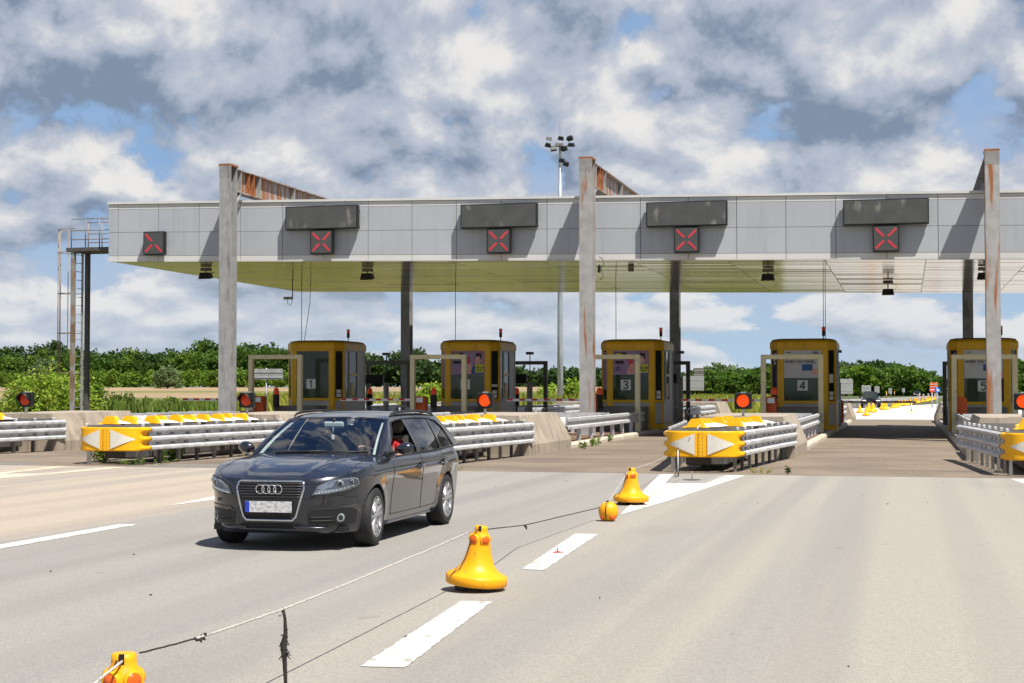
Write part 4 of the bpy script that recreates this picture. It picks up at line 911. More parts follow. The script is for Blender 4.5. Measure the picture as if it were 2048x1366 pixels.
def make_car():
    car = empty('estate_car', (-6.497, 16.33, 0), R(-89.5), label='dark grey estate car driving towards the viewer with its front side window open', cat='car')
    B = lambda mb, n, m, par=car, **k: mb.build(n, m, par, **k)
    # ---- lower body shell
    for sg, in ((1,), (-1,)):
        V = []; 
        for j in JS:
            zt_ = ztop(j); zb = .185+.02*(1 if 1 <= j <= 2 else 0); row = []
            for k in range(NK):
                z = zb+(zt_-zb)*k/(NK-1); x, y = contour(j, z); row.append([x, y, z])
            V.append(row)
        ins = [[(in_arch(p[0], p[2]) if p[1] > .5 else None) for p in r] for r in V]
        faces = []; used = set(); nJ = len(JS)
        for a in range(nJ-1):
            for k in range(NK-1):
                q = [(a, k), (a+1, k), (a+1, k+1), (a, k+1)]
                if all(ins[i][j] for i, j in q): continue
                faces.append(q); used.update(q)
        for i, j in used:
            if ins[i][j]:
                ax, d = ins[i][j]; p = V[i][j]; s = AR/max(d, 1e-4); p[0] = ax+(p[0]-ax)*s; p[2] = AZ+(p[2]-AZ)*s; 
                yy = side_y(p[0], p[2]) if p[0] < XCF else None
                if yy: p[1] = yy
        # slight wheel-arch flare
        for i, r in enumerate(V):
            for p in r:
                if p[1] > .5:
                    for ax in (0., -2.808):
                        d = math.hypot(p[0]-ax, p[2]-AZ)
                        if d < AR+.16: t = 1-(d-AR)/.16; p[1] += .014*max(0, min(1, t))**1.5
        mb = MB(); idx = {}
        vs = []
        for i in range(nJ):
            for k in range(NK):
                idx[i, k] = len(vs); p = V[i][k]; vs.append((p[0], sg*p[1], p[2]))
        mb.add(vs, [tuple(idx[q] for q in f) for f in faces], True)
        B(mb, 'body_side', 'car_paint')
        # arch lips and wheel housings
        for ax in (0., -2.808):
            rr = []; r2 = []
            for k in range(41):
                t = math.pi*(-.13+1.26*k/40); x, z = ax+AR*math.cos(t), AZ+AR*math.sin(t)
                if z < .19: z = .19
                y = (side_y(x, z) if x < XCF else contour(min(1, max(0, 1-(x-XCF)*.9)), z)[1]); 
                if x > XCF:
                    w = Wz(z)*Gx(x); q = (x-XCF)/(Xf(z)-XCF); y = w*max(0, 1-q**PF)**(1/PF)
                y += .014
                rr.append([(x, sg*y, z), (ax+(x-ax)*.985, sg*(y-.012), AZ+(z-AZ)*.985), (ax+(x-ax)*.985, sg*(y-.06), AZ+(z-AZ)*.985)]); r2.append([(x, sg*(y-.055), z), (x, sg*.45, z)])
            B(MB().grid(rr), 'arch_lip', 'car_paint'); B(MB().grid(r2), 'wheel_housing', 'black')
            mb = MB(); mb.prism([(ax+AR*math.cos(t), AZ+AR*math.sin(t)) for t in [math.pi*(-.13+1.26*k/24) for k in range(25)]], sg*.44, sg*.45, 'y'); B(mb, 'wheel_housing', 'black')
    # ---- bonnet and wing tops
    rows = []
    jc = [j for j in JS if contour(j, ztop(j))[0] > -.66]
    for j in jc:
        z1 = ztop(j); x, yb = contour(j, z1); u = max(0, min(1, (x+.66)/1.5))
        zc = spl_hood(x)
        row = []
        for k in range(-22, 23):
            v = k/22; vv = abs(v); y = yb*v
            z = z1+(max(zc, z1)-z1)*(1-vv**2.3)
            yc = .30+.33*max(0, min(1, (.84-x)/1.4)); amp = .010*max(0, min(1, (.80-x)/.25))
            z += amp*math.exp(-((abs(y)-yc)/.045)**2)
            row.append((x, y, z))
        rows.append(row)
    B(MB().grid(rows), 'bonnet', 'car_paint')
    # bonnet shut lines
    for sg in (-1, 1):
        pts = []
        for k in range(26):
            x = .62-1.16*k/25; j = min(jc, key=lambda q: abs(contour(q, ztop(q))[0]-x)); z1 = ztop(j); yb = contour(j, z1)[1]; y = min(.735, yb-.035+.0*k)
            v = y/yb; zc = spl_hood(x); yc = .30+.33*max(0, min(1, (.84-x)/1.4))
            pts.append((x, sg*y, z1+(max(zc, z1)-z1)*(1-v**2.3)+.010*math.exp(-((y-yc)/.045)**2)))
        B(MB().tube(pts, .0045, 5), 'shut_line', 'black')
    # ---- greenhouse
    def gy(x, z):
        s = max(0, (z-.94)/.43); y = .848-.255*s**1.22
        if x < -2.0: y *= 1-.075*((-x-2.0)/1.7)**2
        if x > -1.0: y *= 1-.09*((x+1.0)/.5)**2
        return y
    def side_patch(poly, off, n, m, sg, nc=22, nz=5, par=car):
        xs = [p[0] for p in poly]; x0, x1 = min(xs)+1e-4, max(xs)-1e-4; rr = []
        for k in range(nc+1):
            x = x0+(x1-x0)*k/nc; zz = []
            for a, b in zip(poly, poly[1:]+poly[:1]):
                if (a[0]-x)*(b[0]-x) <= 0 and a[0] != b[0]: zz.append(a[1]+(b[1]-a[1])*(x-a[0])/(b[0]-a[0]))
            lo, hi = min(zz), max(zz); rr.append([(x, sg*((gy(x, z) if z > .93 else side_y(x, z))+off), z) for z in (lo+(hi-lo)*q/nz for q in range(nz+1))])
        return B(MB().grid(rr), n, m, par)
    for sg in (1, -1):
        side_patch([(-.40, .925), (-.58, .925), (-1.26, 1.320), (-1.36, 1.378), (-1.25, 1.352)], .0, 'a_pillar', 'car_paint', sg, 40)
        side_patch([(-1.24, 1.318), (-1.5, 1.345), (-1.8, 1.352), (-2.6, 1.345), (-3.2, 1.305), (-3.32, 1.36), (-2.6, 1.405), (-1.8, 1.413), (-1.45, 1.389), (-1.27, 1.356)], .0, 'roof_frame', 'car_paint', sg, 60)
        side_patch([(-1.655, .94), (-1.775, .94), (-1.835, 1.365), (-1.745, 1.365)], .003, 'b_pillar', 'car_black', sg, 16)
        side_patch([(-2.66, .95), (-2.74, .95), (-2.90, 1.345), (-2.80, 1.35)], .003, 'c_pillar', 'car_black', sg, 16)
        side_patch([(-3.42, .965), (-3.80, .975), (-3.72, 1.03), (-3.34, 1.36), (-3.15, 1.318), (-3.26, 1.25)], .0, 'd_pillar', 'car_paint', sg, 26)
        side_patch([(-.55, .925), (-3.75, .965), (-3.75, .985), (-3.40, .975), (-.60, .945)], .006, 'belt_trim', 'car_trim', sg, 60, 3)
        side_patch([(-1.77, .955), (-2.67, .965), (-2.80, 1.332), (-1.83, 1.345)], -.004, 'rear_door_glass', 'glass_side', sg)
        side_patch([(-2.74, .97), (-3.40, .985), (-3.27, 1.22), (-3.12, 1.305), (-2.88, 1.335)], -.004, 'quarter_glass', 'glass_side', sg)
        if sg < 0: side_patch([(-.62, .955), (-1.66, .955), (-1.745, 1.340), (-1.5, 1.336), (-1.28, 1.315)], -.004, 'front_door_glass', 'glass_wind', sg)
        side_patch([(-.60, .935), (-.80, .945), (-.84, 1.06), (-.79, 1.06)], .004, 'mirror_base', 'car_black', sg, 10)
        # window surround
        B(MB().tube([(x, sg*(gy(x, z)+.004), z) for x, z in ((-.62, .955), (-1.0, 1.16), (-1.27, 1.315), (-1.5, 1.338), (-1.8, 1.348), (-2.3, 1.353), (-2.85, 1.335), (-3.12, 1.303), (-3.27, 1.22), (-3.40, .985))], .009, 6), 'window_frame', 'car_trim')
        # roof rail
        pts = [(-1.36, 1.40), (-1.42, 1.425), (-1.6, 1.445), (-2.2, 1.455), (-2.8, 1.437), (-3.15, 1.402), (-3.28, 1.365)]
        B(MB().tube([(x, sg*(gy(x, 1.39)+.016), z-.016) for x, z in pts], [.010, .015, .016, .016, .016, .015, .008], 8), 'roof_rail', 'car_trim')
        # door shut lines, handles, sill
        for line in ([(-.64, .93), (-.60, .80), (-.575, .6), (-.565, .40), (-.575, .30)], [(-1.715, .94), (-1.705, .7), (-1.70, .45), (-1.72, .30)], [(-2.69, .95), (-2.66, .80), (-2.52, .68), (-2.40, .50), (-2.36, .36), (-2.32, .30)], [(-.575, .30), (-1.72, .295), (-2.32, .30)]):
            sp = []
            for a, b in zip(line[:-1], line[1:]):
                for q in range(8): sp.append((a[0]+(b[0]-a[0])*q/8, a[1]+(b[1]-a[1])*q/8))
            B(MB().tube([(x, sg*(side_y(x, z)-.001), z) for x, z in sp+[line[-1]]], .0055, 5), 'shut_line', 'black')
        for hx_ in (-1.56, -2.55):
            y = side_y(hx_, .80)
            h = B(MB().tube([(hx_+.11, sg*(y-.003), .795), (hx_+.08, sg*(y+.028), .797), (hx_-.08, sg*(y+.028), .80), (hx_-.11, sg*(y-.003), .80)], [.012, .017, .017, .012], 8), 'door_handle', 'car_paint')
            B(MB().lathe([(.001, .002), (.04, .002), (.045, -.004)], 14, (hx_, sg*y, .797), 'y'), 'handle_cup', 'car_black', h) if sg < 0 else B(MB().lathe([(.001, -.002), (.04, -.002), (.045, .004)], 14, (hx_, sg*(y+.002), .797), 'y'), 'handle_cup', 'car_black', h)
        B(MB().tube([(x, sg*(side_y(x, .21)+.004), .215) for x in [-.38-.2*k for k in range(11)]], .022, 6), 'side_skirt', 'car_paint')
        # mirror
        mb = MB(); rr = []
        for k in range(13):
            t = k/12; r_ = (math.sin(math.pi*min(max(t, .02), .98)))**.45
            rr.append([(-.78-.055*(1.25 if math.cos(q) < 0 else 1.)*r_*math.cos(q)-.02*t, sg*(.87+.20*t), 1.022+.070*r_*math.sin(q)+.012*t) for q in [2*math.pi*u/16 for u in range(16)]])
        mb.grid(rr, wrap=True); mo = B(mb, 'door_mirror', 'car_paint')
        B(MB().hexa([(-.73, sg*.80, .945), (-.85, sg*.80, .945), (-.83, sg*.91, .985), (-.74, sg*.91, .985), (-.73, sg*.80, .99), (-.85, sg*.80, .99), (-.83, sg*.91, 1.01), (-.74, sg*.91, 1.01)]), 'mirror_foot', 'car_black', mo)
    # windscreen
    def ws(u, s):
        yb, yt = .752*u, .600*u; xb, xt = -.41-.05*u*u, -1.175-.085*u*u; zb, z_t = .988-.045*u*u, 1.372-.022*u*u
        b = math.sin(math.pi*s)*.028
        return (xb+(xt-xb)*s+b*.4, yb+(yt-yb)*s, zb+(z_t-zb)*s+b*.8)
    B(MB().grid([[ws(-1+2*k/30, q/14) for k in range(31)] for q in range(15)]), 'windscreen', 'glass_wind')
    for s0, s1, nm in ((-.02, .035, 'cowl'), (.955, 1.0, 'screen_band')):
        B(MB().grid([[(lambda p: (p[0]+.002, p[1], p[2]+.004))(ws(-1+2*k/30, s0+(s1-s0)*q/2)) for k in range(31)] for q in range(3)]), nm, 'car_black')
    for sg in (-1, 1):
        B(MB().grid([[(lambda p: (p[0]+.003, p[1], p[2]+.004))(ws(sg*(.955+.045*k/2), q/14)) for k in range(3)] for q in range(15)]), 'screen_band', 'car_black')
        B(MB().grid([[(lambda p: (p[0]-.01, p[1], p[2]-.03))(ws(sg*(.90+.075*k/2), q/14)) for k in range(3)] for q in range(15)]), 'pillar_trim', 'mirror_back')
        # fill between windscreen edge and a-pillar
        rr = []
        for q in range(21):
            s = q/20; p = ws(sg, s); x = -.40-.86*s; z = .925+.428*s; rr.append([(p[0]+.004, p[1], p[2]+.002), ((p[0]*.5+x*.5), (p[1]+sg*gy(x, z))/2+sg*.012, (p[2]+z)/2+.008), (x, sg*gy(x, z), z)])
        B(MB().grid(rr), 'a_pillar_face', 'car_paint')
    # scuttle behind the bonnet
    rr = []
    for k in range(25):
        u = -1+2*k/24; p = ws(u, 0); rr.append([(-.28-.06*u*u, .79*u, .955-.03*u*u), (p[0]+.0, p[1], p[2]-.012)])
    B(MB().grid(rr), 'scuttle', 'car_trim')
    B(MB().tube([(-.40, -.05, .99), (-.44, .30, 1.0), (-.50, .62, 1.0)], .010, 6), 'wiper', 'car_trim'); B(MB().tube([(-.40, -.45, .98), (-.41, -.10, 1.0), (-.43, .15, 1.01)], .010, 6), 'wiper', 'car_trim')
    # roof
    zr = spline([(-3.75, 1.22), (-3.45, 1.335), (-3.2, 1.372), (-2.6, 1.415), (-2.0, 1.430), (-1.6, 1.422), (-1.3, 1.392), (-1.17, 1.368)])
    zre = spline([(-3.45, 1.335), (-3.3, 1.36), (-2.6, 1.404), (-1.8, 1.412), (-1.45, 1.388), (-1.255, 1.352), (-1.17, 1.34)])
    rows = []
    for k in range(34):
        t = k/33; rw = []
        for q in range(-12, 13):
            u = q/12; x = (-1.175-.085*u*u)*(1-t)+(-3.36-.10*(1-u*u))*t; ye = gy(x, zre(x)); rw.append((x, ye*u, zre(x)+(zr(x)+.010-zre(x))*(1-abs(u)**2.2)))
        rows.append(rw)
    B(MB().grid(rows), 'roof', 'car_paint')
    # tailgate
    rows = []
    for q in range(9):
        t = q/8; rows.append([(-3.46+.10*u*u-.30*t, (.53+.20*t)*u, 1.345-.012*u*u-.34*t) for u in [k/8 for k in range(-8, 9)]])
    B(MB().grid(rows), 'rear_screen', 'glass_side')
    B(MB().grid([[(-3.72+.05*abs(u), .70*u, 1.02) for u in (-1, -.5, 0, .5, 1)], [(-3.77+.05*abs(u), .74*u, .95) for u in (-1, -.5, 0, .5, 1)]]), 'tailgate', 'car_paint')
    B(MB().box(-3.6, .62, -.74, .74, .20, .26), 'underbody', 'black')
    # ---- front end
    def fp(y, z, off): x = front_x(y, z); n = Vector((1, .9*(abs(y)/.9)**2*(1 if y > 0 else -1), 0)).normalized(); return (x+n.x*off, y+n.y*off, z)
    def front_patch(poly, off, n, m, par=car, nc=24, nz=6):
        ys = [p[0] for p in poly]; y0, y1 = min(ys)+1e-4, max(ys)-1e-4; rr = []
        for k in range(nc+1):
            y = y0+(y1-y0)*k/nc; zz = []
            for a, b in zip(poly, poly[1:]+poly[:1]):
                if (a[0]-y)*(b[0]-y) <= 0 and a[0] != b[0]: zz.append(a[1]+(b[1]-a[1])*(y-a[0])/(b[0]-a[0]))
            lo, hi = min(zz), max(zz); rr.append([fp(y, z, off) for z in (lo+(hi-lo)*q/nz for q in range(nz+1))])
        return B(MB().grid(rr), n, m, par)
    def dense(poly, step=.03):
        o = []
        for a, b in zip(poly, poly[1:]+poly[:1]):
            n = max(1, int(math.hypot(b[0]-a[0], b[1]-a[1])/step)); o += [(a[0]+(b[0]-a[0])*k/n, a[1]+(b[1]-a[1])*k/n) for k in range(n)]
        return o
    G = [(-.255, .332), (.255, .332), (.292, .37), (.372, .66), (.358, .728), (.335, .738), (-.335, .738), (-.358, .728), (-.372, .66), (-.292, .37)]
    g = front_patch([(a*.985, b) for a, b in G], .006, 'grille', 'black', nc=30)
    pts = [fp(y, z, .014) for y, z in dense(G)]; B(MB().tube(pts+pts[:1], .0125, 8, cap=False), 'grille_surround', 'chrome', g)
    for k in range(6):
        z = .575+.028*k; hw = .30+.075*min(1, (z-.36)/.30); hw = min(hw, .362)
        B(MB().tube([fp(hw*(q/6), z, .014) for q in range(-6, 7)], .0042, 5), 'grille_bar', 'grille_grey', g)
    for k in range(-5, 6):
        B(MB().tube([fp(.06*k, .565, .011), fp(.06*k, .735, .011)], .003, 4), 'grille_bar', 'car_trim', g)
    for z in (.335, .352, .369): B(MB().tube([fp(.27*(q/6), z, .012) for q in range(-6, 7)], .003, 5), 'grille_bar', 'car_trim', g)
    front_patch([(-.335, .388), (.335, .388), (.345, .558), (-.345, .558)], .012, 'plate_holder', 'car_trim', g, 10, 3)
    xp = front_x(0, .47)+.022
    pl = B(MB().box(xp, xp+.008, -.26, .26, .415, .530), 'number_plate', 'plate_white'); B(MB().box(xp+.002, xp+.0095, -.259, -.212, .416, .529), 'plate_band', 'plate_blue', pl)
    B(MB().box(xp-.004, xp+.002, -.268, .268, .407, .538), 'plate_frame', 'car_trim', pl)
    xb_ = front_x(0, .655)+.022
    for k in range(4):
        B(MB().tube([(xb_, -.099+.066*k+.046*math.cos(t), .655+.046*math.sin(t)) for t in [2*math.pi*q/20 for q in range(21)]], .0075, 6, cap=False), 'emblem_ring', 'chrome', g)
    def nlathe(prof, n, y, z, off):
        c = Vector(fp(y, z, off)); sl = (front_x(y+.01, z)-front_x(y-.01, z))/.02; ang = math.atan2(-sl, 1)*.8; m = MB().lathe(prof, n, (0, 0, 0), 'x'); ca, sa = math.cos(ang), math.sin(ang)
        m.v = [(c.x+a*ca-b*sa, c.y+a*sa+b*ca, c.z+d) for a, b, d in m.v]; return m
    for sg in (-1, 1):
        S = lambda poly: [(sg*a, b) for a, b in poly]
        lamp = [(.445, .592), (.50, .690), (.60, .742), (.72, .768), (.80, .776), (.832, .765), (.840, .70), (.825, .665), (.74, .628), (.60, .600)]
        hl = front_patch(S(lamp), .004, 'headlight', 'lamp_bowl', nc=30)
        front_patch(S([(.47, .604), (.60, .622), (.70, .640), (.82, .690), (.845, .715), (.83, .70), (.72, .662), (.62, .650), (.52, .650)]), .010, 'reflector', 'lamp_silver', hl)
        front_patch(S([(.50, .660), (.60, .730), (.66, .745), (.64, .68), (.56, .652)]), .008, 'reflector', 'lamp_silver', hl)
        for (yy, zz, rr_) in ((.70, .708, .040), (.785, .728, .030)):
            c = fp(sg*yy, zz, .014)
            B(nlathe([(.001, .010), (rr_*.55, .008), (rr_*.85, .003), (rr_, .0)], 16, sg*yy, zz, .010), 'projector', 'lamp_bowl', hl); B(nlathe([(.001, .013), (rr_*.5, .011), (rr_*.62, .006)], 14, sg*yy, zz, .010), 'projector_lens', 'glass_dark', hl)
        for q in range(11):
            t = q/10; yy = .49+.31*t; zz = .612+.012*math.sin(t*3)+.070*t**2.2
            B(nlathe([(.001, .006), (.005, .005), (.007, 0)], 8, sg*yy, zz, .011), 'daylight_led', 'lamp_white', hl)
        front_patch(S(lamp), .018, 'lens_cover', 'glass_lamp', hl, nc=30)
        pts = [fp(sg*a, b, .006) for a, b in dense(lamp)]; B(MB().tube(pts+pts[:1], .005, 5, cap=False), 'seal', 'black', hl)
        inl = [(.405, .285), (.40, .405), (.47, .425), (.80, .440), (.838, .40), (.82, .30), (.74, .272)]
        ai = front_patch(S(inl), .004, 'air_inlet', 'black', nc=26)
        for z in (.325, .362): B(MB().tube([fp(sg*(.42+.24*q/8), z, .008) for q in range(9)], .006, 5), 'inlet_bar', 'car_trim', ai)
        c = fp(sg*.715, .352, .002)
        B(nlathe([(.001, .010), (.034, .008), (.044, .004), (.048, .0)], 18, sg*.70, .352, .004), 'fog_lamp', 'lamp_bowl', ai); B(nlathe([(.001, .013), (.024, .012), (.031, .006)], 18, sg*.70, .352, .004), 'fog_lens', 'glass_dark', ai)
        front_patch(S([(.40, .425), (.47, .443), (.82, .458), (.86, .42), (.865, .445), (.80, .485), (.46, .468)]), .010, 'bumper_crease', 'car_paint')
        B(MB().box(*sorted((fp(sg*.60, .52, .0)[0]-.01, fp(sg*.60, .52, .0)[0]+.002)), *sorted((sg*.585, sg*.64)), .515, .55), 'washer_cap', 'car_paint')
        # chin spoiler
        B(MB().tube([fp(sg*y, z, .012) for y, z in ((.26, .262), (.34, .258), (.44, .248), (.50, .246), (.56, .25), (.61, .256))], [.012, .016, .020, .018, .010, .002], 8), 'splitter', 'car_paint')
    ci = front_patch([(-.30, .245), (.30, .245), (.335, .298), (-.335, .298)], .006, 'air_inlet', 'black', nc=20, nz=3)
    for z in (.262, .282): B(MB().tube([fp(.28*q/6, z, .010) for q in range(-6, 7)], .004, 5), 'inlet_bar', 'car_trim', ci)
    B(MB().tube([fp(.27*q/6, .238, .010) for q in range(-6, 7)], .014, 6), 'splitter', 'car_paint')
    # ---- wheels
    def wheel(x, y, sg, steer):
        w_ = empty('wheel', (x, y, .318), R(steer)); w_.parent = car
        tr = [(.200, -.098), (.222, -.108), (.262, -.113), (.296, -.108), (.312, -.094), (.3175, -.06), (.318, 0), (.3175, .06), (.312, .094), (.296, .108), (.262, .113), (.222, .108), (.205, .098)]
        MB().lathe(tr, 56, axis='y').build('tyre', 'rubber', w_)
        mb = MB()
        for k in range(4): mb.lathe([(.3185, -.062+.041*k-.003), (.3192, -.062+.041*k), (.3185, -.062+.041*k+.003)], 56, axis='y')
        o = sg*.085
        MB().lathe([(.200, -.098*sg), (.205, .060*sg), (.217, .100*sg), (.223, .107*sg), (.219, .110*sg), (.210, .100*sg), (.200, .06*sg)], 48, axis='y').build('rim', 'alloy', w_)
        MB().lathe([(.001, .015*sg), (.155, .015*sg), (.155, -.01*sg)], 32, axis='y').build('brake_disc', 'steel', w_)
        MB().lathe([(.001, .0*sg), (.203, .0*sg)], 32, axis='y').build('wheel_back', 'black', w_)
        for k in range(5):
            a = 2*math.pi*k/5+.3
            for da in (-.15, .15):
                d0 = a+da*.55; d1 = a+da*1.25; mb = MB()
                p0 = Vector((math.cos(d0)*.035, 0, math.sin(d0)*.035)); p1 = Vector((math.cos(d1)*.208, 0, math.sin(d1)*.208)); t = (p1-p0).normalized(); nr = Vector((-t.z, 0, t.x))
                h0, h1 = .019, .013
                q = [p0-nr*h0, p1-nr*h1, p1+nr*h1, p0+nr*h0]
                mb.hexa([(v.x, o-.022*sg+(.0 if i in (0, 3) else .012*sg), v.z) for i, v in enumerate(q)]+[(v.x*1.0, o+.012*sg+(0 if i in (0, 3) else .010*sg), v.z) for i, v in enumerate([p0-nr*h0*.6, p1-nr*h1*.6, p1+nr*h1*.6, p0+nr*h0*.6])])
                mb.build('spoke', 'alloy', w_)
        MB().lathe([(.001, o+.020*sg), (.028, o+.018*sg), (.034, o+.01*sg), (.062, o+.004*sg), (.066, o-.02*sg)], 20, axis='y').build('hub_cap', 'alloy', w_)
        for k in range(5):
            a = 2*math.pi*k/5; MB().lathe([(.001, o+.012*sg), (.008, o+.012*sg), (.008, o)], 8, (math.cos(a)*.05, 0, math.sin(a)*.05), 'y').build('wheel_bolt', 'car_trim', w_)
    for x, st in ((0, 3.), (-2.808, 0)):
        for sg in (-1, 1): wheel(x, sg*.785, sg, st)
    # ---- interior
    mb = MB(); rr = []
    for u in [k/10 for k in range(-10, 11)]: rr.append([(-.46-.06*u*u, .72*u, .945), (-.80-.06*u*u, .72*u, .965-.02*u*u), (-1.02, .72*u, .945), (-1.10, .72*u, .78), (-1.05, .72*u, .5)])
    mb.grid(rr); B(mb, 'dashboard', 'dash'); B(MB().box(-3.5, -.6, -.72, .72, .262, .30), 'cabin_floor', 'dash')
    for sg in (-1, 1): B(MB().box(-3.4, -.75, sg*.78-.02, sg*.78+.02, .30, .92), 'door_card', 'dash')
    for yy in (-.37, .37):
        s = B(MB().cbox(-2.0, -1.5, yy-.25, yy+.25, .42, .58, .06), 'seat', 'seat_fabric')
        bk = MB(); rr = []
        for q in range(9):
            t = q/8; hw = .25-.05*t**2; zc = .55+.58*t; xc = -1.98-.20*t
            rr.append([(xc+.06*math.cos(a)-.0, yy+hw*math.copysign(abs(math.sin(a))**.6, math.sin(a)), zc) for a in [2*math.pi*k/16 for k in range(16)]])
        bk.grid(rr, wrap=True); bk.add([p for p in rr[-1]], [tuple(range(16))]); B(bk, 'backrest', 'seat_fabric', s); B(MB().cbox(-2.27, -2.16, yy-.13, yy+.13, 1.16, 1.34, .04), 'headrest', 'seat_fabric', s)
    B(MB().cbox(-3.05, -2.9, -.62, .62, .5, 1.1, .05), 'rear_seat', 'seat_fabric')
    for yy in (-.42, .42): B(MB().cbox(-3.06, -2.98, yy-.12, yy+.12, 1.1, 1.24, .03), 'headrest', 'seat_fabric')
    wc = Vector((-1.22, .37, .86)); ax = Vector((-.86, 0, .5)).normalized(); e1 = Vector((0, 1, 0)); e2 = ax.cross(e1)
    sw = B(MB().tube([wc+(e1*math.cos(t)+e2*math.sin(t))*.185 for t in [2*math.pi*k/28 for k in range(29)]], .016, 8, cap=False), 'steering_wheel', 'car_trim')
    B(MB().tube([wc+e1*.18, wc-e1*.18], .018, 8), 'wheel_spoke', 'car_trim', sw)
    B(MB().tube([wc-ax*-.0, wc+Vector((.25, 0, -.12))], .04, 8), 'steering_column', 'car_trim', sw)
    m_ = B(MB().cbox(-1.10, -1.06, -.125, .125, 1.255, 1.325, .025), 'rear_view_mirror', 'mirror_back'); B(MB().tube([(-1.08, 0, 1.32), (-1.10, 0, 1.36)], .02, 8), 'mirror_stem', 'car_trim', m_)
    o = B(MB().tube([(-1.06, 0.0, 1.26), (-1.05, .0, 1.17)], .003, 4), 'ornament_cord', 'sign_white', m_); B(MB().cbox(-1.055, -1.045, -.018, .018, 1.115, 1.17, .004), 'ornament', 'sign_white', m_)
    # shirt, head, arms of the driver: one skinned figure
    pr = empty('person', (0, 0, 0), 0, label='driver in a red shirt behind the wheel, one hand at the windscreen', cat='person'); pr.matrix_world = car.matrix_basis
    return car, pr
spl_hood = spline([(-.66, 1.005), (-.45, .988), (-.2, .968), (.1, .935), (.35, .893), (.55, .850), (.70, .808), (.78, .780), (.84, .752), (.9, .742)])
def skin_body(name, joints, edges, root, m, parent, sub=2):
    me = bpy.data.meshes.new(name); keys = list(joints); me.from_pydata([joints[k][0] for k in keys], [(keys.index(a), keys.index(b)) for a, b in edges], [])
    o = bpy.data.objects.new(name, me); COL.objects.link(o); o.parent = parent
    sk = o.modifiers.new('skin', 'SKIN'); sk.use_smooth_shade = True; sk.branch_smoothing = .4
    if not me.skin_vertices: 
        bpy.context.view_layer.objects.active = o; o.select_set(True); 
    for i, k in enumerate(keys):
        sv = me.skin_vertices[0].data[i]; r = joints[k][1]; sv.radius = (r, r) if not isinstance(r, tuple) else r; sv.use_root = (k == root)
    sb = o.modifiers.new('sub', 'SUBSURF'); sb.levels = sb.render_levels = sub
    dg = bpy.context.evaluated_depsgraph_get(); dg.update(); m2 = bpy.data.meshes.new_from_object(o.evaluated_get(dg)); o.modifiers.clear(); o.data = m2
    m2.materials.clear(); m2.materials.append(MATS[m]); m2.polygons.foreach_set('use_smooth', [True]*len(m2.polygons)); return o
CAR, PERSON = make_car()
